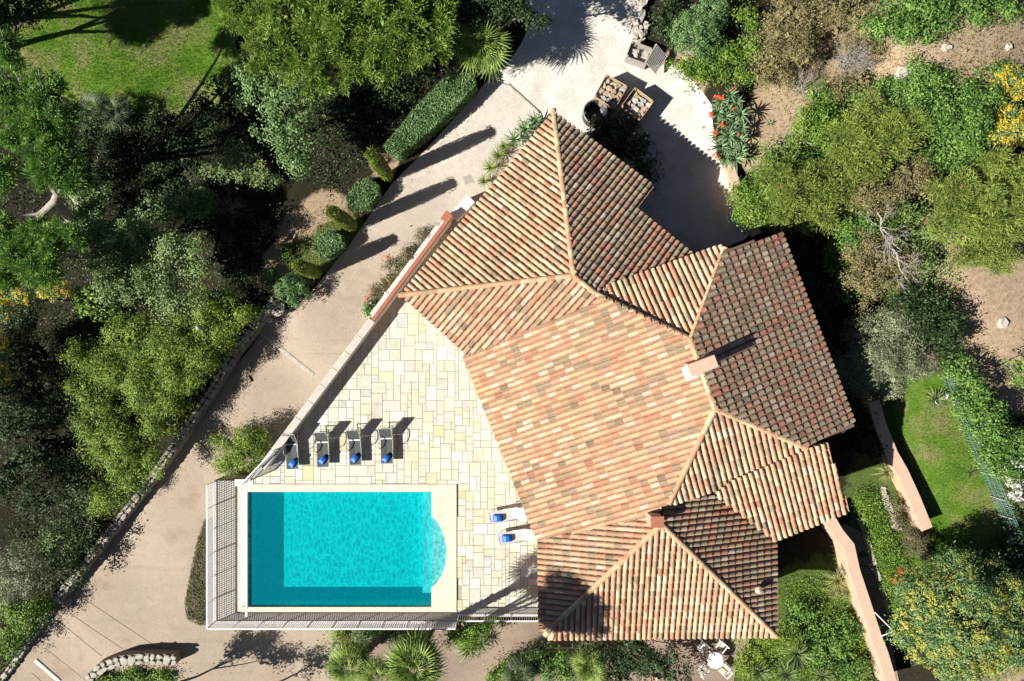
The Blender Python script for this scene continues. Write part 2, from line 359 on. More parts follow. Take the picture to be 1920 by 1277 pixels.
for jy in range(nyc - 1, -1, -1):
    for ix in range(nxc):
        if occ[ix, jy]: continue
        for (w, h) in r2.sample([s for s, k in zip(shapes, wts) for _ in range(int(k * 3))], 8) + [(2,2),(2,1),(1,2),(1,1)]:
            if ix + w <= nxc and jy - h + 1 >= 0 and not occ[ix:ix + w, jy - h + 1:jy + 1].any():
                occ[ix:ix + w, jy - h + 1:jy + 1] = True
                SL.append((RX0 + ix * U, RY0 + (jy - h + 1) * U, w * U, h * U)); break
def clip(poly, P0, N):
    out = []
    for i in range(len(poly)):
        a, b_ = poly[i], poly[(i + 1) % len(poly)]
        da, db = (a[0] - P0.x) * N.x + (a[1] - P0.y) * N.y, (b_[0] - P0.x) * N.x + (b_[1] - P0.y) * N.y
        if da >= 0: out.append(a)
        if (da >= 0) != (db >= 0):
            s = da / (da - db); out.append((a[0] + (b_[0] - a[0]) * s, a[1] + (b_[1] - a[1]) * s))
    return out
slabs = []; inner_line = PA + lineN * .42
for (x, y, w, h) in SL:
    g = .009
    q = [(x + g, y + g), (x + w - g, y + g), (x + w - g, y + h - g), (x + g, y + h - g)]
    if x + w / 2 < CX1: q = clip(q, Vector((0, CY0 + .012, 0)), Vector((0, 1, 0)))
    else: q = clip(q, Vector((CX1 + .012, 0, 0)), Vector((1, 0, 0))) if y < CY0 else q
    if len(q) > 2 and y < CY0 < y + h and x < CX1 < x + w: q = clip(q, Vector((0, CY0 + .012, 0)), Vector((0, 1, 0)))
    if len(q) > 2: q = clip(q, PA + lineN * .05, lineN)
    if len(q) > 2: q = clip(q, W(0, 1143), Vector((0, 1, 0)))
    if len(q) < 3: continue
    cx, cy = sum(a for a, _ in q) / len(q), sum(a for _, a in q) / len(q)
    if house_cover(cx, cy): continue
    ar = abs(sum(q[i][0] * q[(i + 1) % len(q)][1] - q[(i + 1) % len(q)][0] * q[i][1] for i in range(len(q)))) / 2
    if ar > .004: slabs.append((ar, q, (cx, cy)))
slabs.sort(key=lambda s: -s[0])
SPAL = [((.59,.585,.51),8),((.6,.585,.48),5),((.61,.575,.42),1.8),((.53,.545,.51),1.8),((.59,.56,.475),1.0),((.61,.55,.35),.35),((.63,.63,.58),4)]
def pick(pal, r=random):
    k = r.random() * sum(w for _, w in pal)
    for c, w in pal:
        k -= w
        if k <= 0: break
    s = r.uniform(.9, 1.06); return tuple(min(.85, x * s * r.uniform(.97, 1.03)) for x in c)
def colattr(me, cols):
    a = me.color_attributes.new('col', 'FLOAT_COLOR', 'POINT')
    a.data.foreach_set('color', np.asarray([(*c, 1) for c in cols], np.float32).ravel())
cache = {}; J = MB(); jc = []
for i, (ar, q, c) in enumerate(slabs):
    rel = [(round(a - c[0], 3), round(b_ - c[1], 3)) for a, b_ in q]; top = random.uniform(-.003, .003)
    n = len(rel); area = sum(rel[k][0] * rel[(k + 1) % n][1] - rel[(k + 1) % n][0] * rel[k][1] for k in range(n))
    if area < 0: rel = rel[::-1]
    v = [(a, b_, -.03) for a, b_ in rel] + [(a, b_, -.006) for a, b_ in rel] + [(a * (1 - .012 / max(.1, abs(a))) if abs(a) > .02 else a, b_ * (1 - .012 / max(.1, abs(b_))) if abs(b_) > .02 else b_, 0) for a, b_ in rel]
    f = [tuple(range(2 * n, 3 * n))] + [(L * n + k, L * n + (k + 1) % n, (L + 1) * n + (k + 1) % n, (L + 1) * n + k) for L in (0, 1) for k in range(n)]
    col = pick(SPAL)
    if i < 300:
        key = tuple(rel)
        if key not in cache: cache[key] = MB().add(v, f).mesh('paving_slab', MT['slab_o'])
        o = link('paving_slab', cache[key], None, terr); o.location = (c[0], c[1], top); o.color = (*col, 1)
    else:
        J.add([(a + c[0], b_ + c[1], z + top) for a, b_, z in v], f); jc += [col] * len(v)
me = J.mesh('paving_slabs', MT['slab_a']); colattr(me, jc); tag(link('paving_slabs', me, None, terr), kind='stuff')

# ---------------------------------------------------------------- swimming pool
WD = -1.08; pool = thing('swimming_pool', ((PX0 + PX1) / 2, (PY0 + PY1) / 2, -2), 'rectangular turquoise swimming pool with rounded step bay and beige stone edge', 'swimming pool')
m, t, p, o = nt('pool_lining'); P = pos(t)
n = noise(t, 1.2, 4, .6, P); c = ramp(t, n.outputs[0], [(.3, (.56, .67, .65)), (.7, (.64, .74, .72))]); lk(t, c, p.inputs['Base Color']); p.inputs['Roughness'].default_value = .6; MT['lining'] = m
bay = [(809,968),(818,975),(826,988),(833,1005),(838,1030),(836,1055),(829,1078),(820,1092),(809,1102)]
bayw = [XY(a, b_) for a, b_ in bay]
b = MB(); z0 = -.04
def wallq(pts, za, zb):
    for (x0, y0), (x1, y1) in zip(pts, pts[1:]): b.add([(x0, y0, za), (x1, y1, za), (x1, y1, zb), (x0, y0, zb)], [(0, 1, 2, 3)])
ring = [(PX0, PY1), (PX0, PY0), (PX1, PY0)] + bayw + [(PX1, PY1), (PX0, PY1)]
e0 = .012; wallq([(PX0 - e0, PY1 - e0), (PX0 - e0, PY0 + e0), (PX1 + e0, PY0 + e0), (PX1 + e0, bayw[0][1])], WD, z0); wallq([(x + e0, y) for x, y in bayw], -.5, z0); wallq([(PX1 + e0, bayw[-1][1]), (PX1 + e0, PY1 - e0), (PX0 - e0, PY1 - e0)], WD, z0)
b.add([(PX0 - e0, PY1 - e0, WD), (PX1 + e0, PY1 - e0, WD), (PX1 + e0, PY0 + e0, WD), (PX0 - e0, PY0 + e0, WD)], [(0, 1, 2, 3)])
b.build('basin', MT['lining'], pool)
b = MB(); b.prism([(x + .0, y) for x, y in [(PX1 - .001, bayw[0][1])] + bayw[1:-1] + [(PX1 - .001, bayw[-1][1])]], -1.06, -.3); b.build('step_bay', MT['lining'], pool)
b = MB(); b.prism([(PXB, W(0, 1120).y), (PX1 - .004, W(0, 1120).y), (PX1 - .004, PY0 - .004), (PXB, PY0 - .004)], WD + .001, -.58); b.build('bench_step', MT['lining'], pool)
def slabp(name, poly, z0, z1, mat, par): return MB().prism(poly, z0, z1).build(name, mat, par, bevel=0)
cz = .035
edges = [(CX0, PX0)]
xs = np.linspace(CX0, CX1, 9)
for i in range(8):                                              # top and bottom rows of edge stones
    slabp('edge_stone', [(xs[i] + .004, PY0), (xs[i + 1] - .004, PY0), (xs[i + 1] - .004, CY0), (xs[i] + .004, CY0)], -.3, cz, MT['poolcoping'], pool)
    slabp('edge_stone', [(xs[i] + .004, CY1), (xs[i + 1] - .004, CY1), (xs[i + 1] - .004, PY1), (xs[i] + .004, PY1)], -.3, cz, MT['poolcoping'], pool)
ym = [PY1 + .004, bayw[-1][1], bayw[4][1], bayw[0][1], PY0 - .004]
slabp('edge_stone', [(PX1, ym[0]), (CX1, ym[0]), (CX1, ym[1]), (PX1, ym[1])], -.3, cz, MT['poolcoping'], pool)
slabp('edge_stone', [(CX1, ym[1] + .004)] + [(CX1, ym[2])] + bayw[4:-1] + [(bayw[-1][0], bayw[-1][1] + .004)], -.3, cz, MT['poolcoping'], pool)
slabp('edge_stone', [(CX1, ym[2] + .004)] + [(CX1, ym[3])] + bayw[0:4] + [(bayw[4][0], bayw[4][1] + .004)], -.3, cz, MT['poolcoping'], pool)
slabp('edge_stone', [(PX1, ym[3] + .004), (CX1, ym[3] + .004), (CX1, ym[4]), (PX1, ym[4])], -.3, cz, MT['poolcoping'], pool)
slabp('overflow_edge', [(CX0, PY1 + .004), (PX0, PY1 + .004), (PX0, PY0 - .004), (CX0, PY0 - .004)], -.3, -.02, MT['white_wall'], pool)
sk = W(826, 940, cz); b = MB(); b.box((sk.x, sk.y, cz + .002), (.26, .3, .012)); lid = b.build('skimmer_lid', MT['poolcoping'], pool, bevel=.004)
b = MB(); [b.box((sk.x + dx, sk.y + dy, cz + .003), s) for dx, dy, s in ((-.14, 0, (.012, .3, .006)), (0, .155, (.28, .012, .006)))]; b.build('joint', MT['steel'], lid)
# outer shell of the basin
b = MB(); b.prism([(CX0 - .02, CY1 + .0), (PX0 - .05, CY1), (PX0 - .05, CY0), (CX0 - .02, CY0)], -4, -.302)
b.prism([(PX0 - .05, CY1), (CX1, CY1), (CX1, PY1 + .02 - .1), (PX0 - .05, PY1 - .08)], -4, -.32); b.build('shell', MT['white_wall'], pool)
# water: sun ripples painted into the surface transparency, tinted by its depth
m, t, p, o = nt('pool_water'); t.nodes.remove(p); P = pos(t)
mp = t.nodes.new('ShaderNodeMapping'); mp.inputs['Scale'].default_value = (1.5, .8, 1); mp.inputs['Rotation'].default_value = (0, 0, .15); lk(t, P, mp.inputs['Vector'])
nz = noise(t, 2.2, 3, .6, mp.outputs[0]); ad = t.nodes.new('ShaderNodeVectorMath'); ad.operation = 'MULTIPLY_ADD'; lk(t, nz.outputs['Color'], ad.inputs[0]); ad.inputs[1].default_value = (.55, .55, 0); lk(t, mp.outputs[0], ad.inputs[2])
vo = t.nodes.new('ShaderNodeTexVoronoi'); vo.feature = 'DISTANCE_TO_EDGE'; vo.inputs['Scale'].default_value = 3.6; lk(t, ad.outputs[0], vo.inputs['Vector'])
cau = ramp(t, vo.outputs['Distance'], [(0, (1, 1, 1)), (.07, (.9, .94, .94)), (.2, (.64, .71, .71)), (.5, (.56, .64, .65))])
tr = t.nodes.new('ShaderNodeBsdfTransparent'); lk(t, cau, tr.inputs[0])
gl = t.nodes.new('ShaderNodeBsdfGlossy'); gl.inputs['Roughness'].default_value = .05
bp = t.nodes.new('ShaderNodeBump'); bp.inputs['Strength'].default_value = .2; bp.inputs['Distance'].default_value = .05; n5 = noise(t, 7, 3, .5, mp.outputs[0]); lk(t, n5.outputs[0], bp.inputs['Height']); lk(t, bp.outputs[0], gl.inputs['Normal'])
ms = t.nodes.new('ShaderNodeMixShader'); ms.inputs[0].default_value = .035; df = t.nodes.new('ShaderNodeBsdfDiffuse'); df.inputs[0].default_value = (0, .41, .54, 1); m2 = t.nodes.new('ShaderNodeMixShader'); m2.inputs[0].default_value = .26; lk(t, tr.outputs[0], m2.inputs[1]); lk(t, df.outputs[0], m2.inputs[2]); lk(t, m2.outputs[0], ms.inputs[1]); lk(t, gl.outputs[0], ms.inputs[2]); lk(t, ms.outputs[0], o.inputs[0])
va = t.nodes.new('ShaderNodeVolumeAbsorption'); va.inputs['Color'].default_value = (.0, .935, .945, 1); va.inputs['Density'].default_value = 1.7; lk(t, va.outputs[0], o.inputs['Volume'])
wp = [(PX0 - .02, PY1 - .02), (PX1 + .02, PY1 - .02)] + [(bayw[-1][0] + .02, bayw[-1][1])] + [(x + .02, y) for x, y in bayw[::-1][1:-1]] + [(bayw[0][0] + .02, bayw[0][1]), (PX1 + .02, PY0 + .02), (PX0 - .02, PY0 + .02)]
tag(MB().prism(wp, WD - .05, -.09).build('pool_water', m), kind='structure')

# walkway below the pool edge with its outer wall
WZ = -.35
wx0, wy1 = W(400, 0, WZ).x, W(0, 1168, WZ).y
b = MB(); b.prism([(wx0, wy1), (CX0 - .021, wy1), (CX0 - .021, CY0 + .1), (wx0, CY0 + .1)], -4.2, WZ)
b.prism([(CX0 - .02, wy1), (W(858, 0).x, wy1), (W(858, 0).x, CY1 - .001), (CX0 - .02, CY1 - .001)], -4.2, WZ)
b.prism([(W(858, 0).x + .001, W(0, 1158, 0).y), (W(1012, 0).x, W(0, 1158, 0).y), (W(1012, 0).x, W(0, 1145.2).y), (W(858, 0).x + .001, W(0, 1145.2).y)], -4.2, -.1)
wk = b.build('walkway', MT['walkway']); tag(wk, kind='structure')
def stripes(n, mk):                                          # pebble-grey paving pieces along the walkway
    for i in range(n): mk(i)

# ---------------------------------------------------------------- railings
def railing(name, path, h, label, group, mesh_wires=False, gap=.11, post=1.25, cap=.06):
    r = thing(name, path[0], label, 'railing', group)
    top, bot, bal = MB(), MB(), MB()
    for a, c in zip(path, path[1:]):
        up = Vector((0, 0, h)); top.bar(a + up, c + up, cap, .04); bot.bar(a + Vector((0, 0, .1)), c + Vector((0, 0, .1)), .035)
        L = (c - a).length; n = max(1, round(L / post))
        for i in range(n + 1):
            q = a.lerp(c, i / n); MB().bar(q, q + up, .034).build('post', MT['white_paint'], r)
        k = int(L / gap)
        for i in range(1, k):
            q = a.lerp(c, i / k); bal.bar(q + Vector((0, 0, .1)), q + Vector((0, 0, h)), .02)
        if mesh_wires:
            for j in range(1, 8):
                z = Vector((0, 0, .1 + (h - .1) * j / 8)); bal.bar(a + z, c + z, .015)
    top.build('top_rail', MT['white_paint'], r); bot.build('bottom_rail', MT['white_paint'], r); tag(bal.build('balusters', MT['white_paint'], r), kind='stuff')
    return r
e = .06
railing('railing', [Vector((W(858, 0).x - e, wy1 + e, WZ)), Vector((wx0 + e, wy1 + e, WZ)), Vector((wx0 + e, CY0 + .05, WZ))], .85, 'long white mesh railing round the outer corner of the pool walkway', 'white railings', True)
railing('railing', [W(860, 1152, -.1), W(1008, 1152, -.1)], .8, 'short white railing between pool corner and tiled south roof', 'white railings')
A, B_ = W(500, 868, 0) + lineN * .1, W(440, 912, -.35)
railing('railing', [W(524, 838, .1) + lineN * .05, W(464, 903, .1)], .95, 'slanting white railing beside loungers and round green shrub', 'white railings')
MB().box(W(458, 905, -.02), (.9, .34, .1)).build('corner_step', MT['white_wall'], wk)
# stray vertical spacing of the pool edge rail
tag(MB().bar(W(462, 905, .02), W(462, 1156, .02), .1, .05).build('cover_rail', MT['white_paint']), 'slim white rail lying along the left pool edge', 'rail')

# ---------------------------------------------------------------- parapet between terrace and drive
par = thing('parapet_wall', PA, 'low parapet wall along terrace, terracotta topped near the house, pale further down', 'wall')
dirp = (PC - PA).normalized()
def wallrun(name, a, c, th, z0, z1, mat, parent, off=0.0):
    n_ = lineN
    q = [a + n_ * off, c + n_ * off, c + n_ * (off + th), a + n_ * (off + th)]
    return MB().prism([(v.x, v.y) for v in q], z0, z1).build(name, mat, parent, bevel=.012)
wallrun('wall_body', PA, PC, .3, -3.6, .7, MT['white_wall'], par, .0)
Q1 = PA + dirp * (PB - PA).dot(dirp)
wallrun('terracotta_top', PA, Q1, .2, .71, .77, MT['red_coping'], par, .07)
LN = (PC - Q1).length; nn = 9
for i in range(nn):
    a, c = Q1 + dirp * (LN * i / nn + .006), Q1 + dirp * (LN * (i + 1) / nn - .006)
    wallrun('coping_stone', a, c, .36, .71, .79, MT['kerb'], par, -.03)
bd = thing('planter_wall', PA - lineN * .6, 'pale planter ledge outside the terracotta topped parapet', 'wall')
Q0 = PA + dirp * .5; Q2 = Q1 - dirp * .1
wallrun('ledge', Q0, Q2, .24, -2, .02, MT['kerb'], bd, -.27)
# end pillar and white block near the house corner
b = MB(); v = W(838, 408, .7); b.box((v.x, v.y, -.3), (.34, .42, 2.1), -.65); pl = thing('gate_pillar', (v.x, v.y, -1.3), 'short pillar with terracotta cap at upper end of parapet', 'pillar'); b.build('shaft', MT['white_wall'], pl)
b = MB(); b.box((v.x, v.y, .8), (.42, .5, .08), -.65); b.build('cap', MT['red_coping'], pl, bevel=.02)
b = MB(); a, c = W(850, 408, .3), W(884, 372, .3); b.bar((a.x, a.y, -.3), (c.x, c.y, -.3), .5, 1.2); tag(b.build('white_wall_stub', MT['white_paint'], bevel=.02), 'bright white wall block beside the north roof eave', 'wall')

# ---------------------------------------------------------------- stone wall along the drive, other walls
def polywall(name, px, zf, th, hgt, mat, label, capmat=None, cat='wall', base=-1.0, stones=0, capw=.06):
    pts = [zf(*q) for q in px]; r = thing(name, pts[0], label, cat)
    def strip(w0, w1, z0f, z1f, mat_, nm):
        L, R = [], []
        for i, q in enumerate(pts):
            d = (pts[min(i + 1, len(pts) - 1)] - pts[max(i - 1, 0)]); d.z = 0; d.normalize(); n_ = Vector((-d.y, d.x, 0))
            L.append(q + n_ * w0); R.append(q + n_ * w1)
        b = MB()
        for i in range(len(pts) - 1):
            v = []
            for q in (L[i], R[i], R[i + 1], L[i + 1]): v += [(q.x, q.y, z0f(q)), (q.x, q.y, z1f(q))]
            b.add(v, [(1, 3, 5, 7), (0, 6, 4, 2), (0, 2, 3, 1), (2, 4, 5, 3), (4, 6, 7, 5), (6, 0, 1, 7)])
        return b.build(nm, mat_, r)
    strip(-th / 2, th / 2, lambda q: q.z - hgt + base, lambda q: q.z - .05, mat, 'wall_body')
    if capmat:
        strip(-th / 2 - capw, th / 2 + capw, lambda q: q.z - .05, lambda q: q.z + .03, capmat, 'coping')
    if stones:
        rr = random.Random(3); segs = [((c - a).length, a, c) for a, c in zip(pts, pts[1:])]; n = 0
        for L, a, c in segs:
            d = (c - a).normalized(); n_ = Vector((-d.y, d.x, 0)); s = 0
            while s < L - .1:
                w = rr.uniform(.24, .5); k = rr.choice([1, 2, 2])
                for j in range(k):
                    cw = th / k; cc = a + d * (s + w / 2) + n_ * (-th / 2 + cw * (j + .5))
                    m_ = irregular(rr, w * .53, cw * .54, .07, 6); o = m_.build('cap_stone', MT['drystone'], r)
                    o.location = (cc.x, cc.y, cc.z + rr.uniform(-.01, .03)); o.rotation_euler = (0, 0, math.atan2(d.y, d.x)); o.matrix_parent_inverse = Matrix.Translation(r.location).inverted(); n += 1
                s += w
    return r
def irregular(rr, rx, ry, hz, n=7):
    """a rough stone: uneven ring, chamfered top"""
    b = MB(); ang = sorted(rr.uniform(0, 2 * math.pi / n) + 2 * math.pi * k / n for k in range(n)); ra = [rr.uniform(.8, 1.12) for _ in ang]
    for z, s in ((-hz / 2, .95), (hz * .25, 1.0), (hz / 2, .82)):
        b.v += [(rx * s * q * math.cos(a), ry * s * q * math.sin(a), z + (rr.uniform(-.12, .12) * hz)) for a, q in zip(ang, ra)]
    b.f += [tuple(range(n - 1, -1, -1)), tuple(range(2 * n, 3 * n))] + [(L * n + k, L * n + (k + 1) % n, (L + 1) * n + (k + 1) % n, (L + 1) * n + k) for L in (0, 1) for k in range(n)]
    return b
up = lambda h: (lambda a, b_: G(a, b_, h))
polywall('stone_wall', [(515,562),(480,610),(440,660),(395,735),(345,810),(285,895),(215,985),(160,1055),(105,1125)], up(.7), .42, .7, MT['mortar'], 'long rough stone wall along the left edge of the drive', stones=1)
polywall('stone_wall', [(100,1140),(60,1195),(10,1265),(-20,1300)], up(.25), .3, .25, MT['mortar'], 'low stone edging at the bottom left of the drive', stones=1)
polywall('stone_wall', [(165,1275),(190,1252),(225,1240),(270,1236),(328,1238)], up(.7), .55, .7, MT['mortar'], 'curved grey stone wall at the bottom edge of the drive', stones=1)
polywall('garden_wall', [(1638,752),(1652,800),(1672,850),(1692,885),(1715,935),(1738,992)], up(.9), .42, .9, MT['plaster'], 'pink garden wall beside the right hand lawn', MT['coping_pink'])
polywall('garden_wall', [(1553,968),(1572,1000),(1592,1024),(1602,1070),(1622,1130),(1643,1195),(1655,1225),(1674,1290)], up(1.2), .4, 1.2, MT['plaster'], 'long kinked pink garden wall below the east roof', MT['coping_pink'])
polywall('garden_wall', [(1366,306),(1376,335),(1400,400),(1420,440)], up(.5), .3, .5, MT['plaster'], 'low pink wall edging the shaded gravel yard', MT['coping_pink'])
# drains and covers on the drive
def strip(name, a, c, w, mat, label, cat, n=0):
    k = 9; pts = [G(a[0] + (c[0] - a[0]) * q / k, a[1] + (c[1] - a[1]) * q / k, .05) for q in range(k + 1)]; r = thing(name, pts[0], label, cat); b = MB()
    for p0, p1 in zip(pts, pts[1:]):
        b.bar(p0, p1, w, .05); d = (p1 - p0) * .04; MB().bar(p0 + d + Vector((0, 0, .028)), p1 - d + Vector((0, 0, .028)), w * .7, .012).build('grate', MT['drystone'] if w < .2 else MT['white_wall'], r)
    b.build('channel', mat, r)
strip('drain_channel', (487,622), (588,702), .17, MT['kerb'], 'pale drain strip crossing the drive below the round stone disc', 'drain')
strip('drain_channel', (952,158), (1012,212), .1, MT['drystone'], 'thin drain line between gravel yard and drive', 'drain')
strip('drain_channel', (66,1238), (112,1278), .2, MT['kerb'], 'white drain strip at the bottom left of the drive', 'drain')
v = G(877, 337, .06); mh = thing('manhole_cover', v, 'small grey square manhole cover on the drive', 'manhole'); MB().box(v, (.42, .42, .02), .3).build('plate', MT['greywood'], mh); MB().box(v + Vector((0, 0, -.005)), (.5, .5, .02), .3).build('frame', MT['kerb'], mh)

for q, (a, c) in enumerate([((110,1165),(190,1230)), ((130,1150),(240,1224)), ((84,1215),(160,1276)), ((150,1118),(300,1218)), ((60,1262),(90,1290))]):
    b = MB(); k = 8; pts = [G(a[0] + (c[0] - a[0]) * i / k, a[1] + (c[1] - a[1]) * i / k, .04) for i in range(k + 1)]
    for p0, p1 in zip(pts, pts[1:]): b.bar(p0, p1, .022, .012)
    b.build('joint_line', MT['dirt_path'], bpy.data.objects['drive'])
# ---------------------------------------------------------------- house
ROOF_P = math.radians(20); SP = .25; EXPO = .385
house = thing('villa', W(1150, 700, -.2), 'sprawling villa with many hipped slopes of weathered terracotta barrel tiles', 'house')
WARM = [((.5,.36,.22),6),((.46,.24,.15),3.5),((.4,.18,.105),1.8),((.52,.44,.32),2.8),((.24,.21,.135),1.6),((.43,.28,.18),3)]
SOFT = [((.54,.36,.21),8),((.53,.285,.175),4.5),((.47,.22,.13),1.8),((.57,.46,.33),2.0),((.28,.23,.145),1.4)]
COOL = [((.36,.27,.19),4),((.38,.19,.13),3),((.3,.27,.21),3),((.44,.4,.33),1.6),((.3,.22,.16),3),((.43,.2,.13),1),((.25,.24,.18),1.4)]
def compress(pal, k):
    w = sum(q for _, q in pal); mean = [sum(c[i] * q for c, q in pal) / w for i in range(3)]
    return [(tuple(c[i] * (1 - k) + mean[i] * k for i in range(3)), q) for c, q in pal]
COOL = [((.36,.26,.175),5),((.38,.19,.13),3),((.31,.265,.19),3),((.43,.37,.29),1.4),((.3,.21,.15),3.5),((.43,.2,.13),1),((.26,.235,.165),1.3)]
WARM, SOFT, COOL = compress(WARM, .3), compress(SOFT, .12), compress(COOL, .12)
def tile_verts(L=.46, r0=.103, r1=.084, n=7):
    """barrel tile, wide end at y=0 (downhill), narrow end under the next one"""
    V = []; Fc = []
    for y, r, lift, s in ((0, r0, .034, 1.0), (L, r1, -.006, 1.0), (0, r0, .034, .998), (0, r0, .034, .8)):
        for k in range(n):
            a = math.pi * k / (n - 1); V.append((r * s * math.cos(a), y, r * s * math.sin(a) * .92 + lift))
    for k in range(n - 1):
        Fc.append((k, k + 1, n + k + 1, n + k)); Fc.append((3 * n + k, 3 * n + k + 1, 2 * n + k + 1, 2 * n + k))
    return np.array(V), np.array(Fc)
TV, TF = tile_verts(); tile_me = npmesh('roof_tile', TV, TF[:, ::-1], MT['tile_o'], False)
tile_me.polygons.foreach_set('use_smooth', np.ones(len(tile_me.polygons), bool))
class Slope:
    def __init__(s, name, e0, e1, ze, inpt, poly, pal, pitch=ROOF_P, rows_off=0.0):
        s.name = name; a, b = W(*e0, ze), W(*e1, ze); u = (b - a).normalized(); nh = Vector((-u.y, u.x, 0))
        if nh.dot(W(*inpt, ze) - a) < 0: nh = -nh; u = -u
        s.u, s.a = u, a; s.s = nh * math.cos(pitch) + Vector((0, 0, math.sin(pitch))); s.n = u.cross(s.s).normalized()
        if s.n.z < 0: s.n = -s.n
        s.pal = pal; s.wp = [s.hit(*q) for q in poly]
        s.ij = [((w - a).dot(u), (w - a).dot(s.s)) for w in s.wp]
    def hit(s, px, py):
        d = W(px, py, 0) - Vector((0, 0, H)); k = (s.a - Vector((0, 0, H))).dot(s.n) / d.dot(s.n); return Vector((0, 0, H)) + d * k
    def at(s, i, j, n=0): return s.a + s.u * i + s.s * j + s.n * n
    def spans(s, i):
        xs = []; P = s.ij; k = len(P)
        for q in range(k):
            (a, b), (c, d) = P[q], P[(q + 1) % k]
            if (a > i) != (c > i): xs.append(b + (d - b) * (i - a) / (c - a))
        xs.sort(); return [(xs[q], xs[q + 1]) for q in range(0, len(xs) - 1, 2)]
    def tiles(s):
        out = []; imin, imax = min(a for a, _ in s.ij), max(a for a, _ in s.ij)
        k = math.ceil((imin + .05) / SP); s.gaps = []
        while k * SP < imax - .04:
            i = k * SP; wob = random.gauss(0, .006)
            for j0, j1 in s.spans(i):
                j = j0 - .04; first = True
                while j < j1 - .06:
                    L = min(1.0, (j1 - j + .02) / .46)
                    out.append((i + wob + random.gauss(0, .004), j + (0 if first else random.gauss(0, .008)), L, random.gauss(0, .012))); j += EXPO; first = False
            for j0, j1 in s.spans(i + SP / 2): s.gaps.append((i + SP / 2, j0, j1))
            k += 1
        return out
SLOPES = [
 Slope('north_west', (1038,212), (753,552), 3.0, (1000,450), [(1038,212),(1076,517),(753,553)], WARM),
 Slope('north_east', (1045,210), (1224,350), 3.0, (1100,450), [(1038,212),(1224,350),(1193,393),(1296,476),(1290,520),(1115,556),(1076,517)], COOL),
 Slope('south_west', (755,556), (873,663), 3.0, (1000,560), [(754,554),(1076,517),(1118,550),(1122,572),(876,664)], WARM),
 Slope('main', (870,665), (1005,1008), 2.95, (1200,800), [(868,666),(1116,568),(1122,553),(1296,637),(1341,766),(1256,940),(1222,966),(1008,1012)], SOFT),
 Slope('north', (1120,545), (1352,464), 4.85, (1280,600), [(1113,546),(1122,543),(1350,461),(1358,469),(1296,637),(1200,592),(1122,553)], WARM),
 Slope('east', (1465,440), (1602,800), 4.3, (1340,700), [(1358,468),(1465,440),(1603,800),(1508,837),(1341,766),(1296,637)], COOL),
 Slope('south_upper', (1255,945), (1553,838), 4.95, (1345,820), [(1341,766),(1508,837),(1553,832),(1555,838),(1372,907),(1256,946),(1257,935)], WARM),
 Slope('south_lower', (1452,1012), (1590,958), 3.85, (1500,900), [(1340,925),(1372,900),(1522,838),(1550,830),(1590,958),(1452,1012)], WARM),
 Slope('wing_west', (1010,1010), (1014,1180), 2.85, (1200,1000), [(1010,1009),(1222,960),(1242,982),(1034,1172),(1012,1185)], WARM),
 Slope('wing_south', (1030,1197), (1452,1192), 2.85, (1240,1050), [(1242,984),(1455,1192),(1030,1197),(1018,1188)], WARM),
 Slope('wing_east', (1452,1012), (1454,1185), 2.85, (1300,1020), [(1240,982),(1244,945),(1290,928),(1345,925),(1453,1010),(1455,1190)], COOL)]
allt = []
for sl_ in SLOPES:
    sl_.ts = sl_.tiles()
    for t_ in sl_.ts:
        c = sl_.at(t_[0], t_[1] + .2); allt.append((c.z + (.35 if t_[2] > .98 else -9), id(sl_), t_))
main = SLOPES[3]
cand = sorted([(-(main.at(t_[0], t_[1]).z) if t_[2] > .98 else 99, k) for k, t_ in enumerate(main.ts)])
pickset = {k for _, k in cand[:300]}
ntile = 0
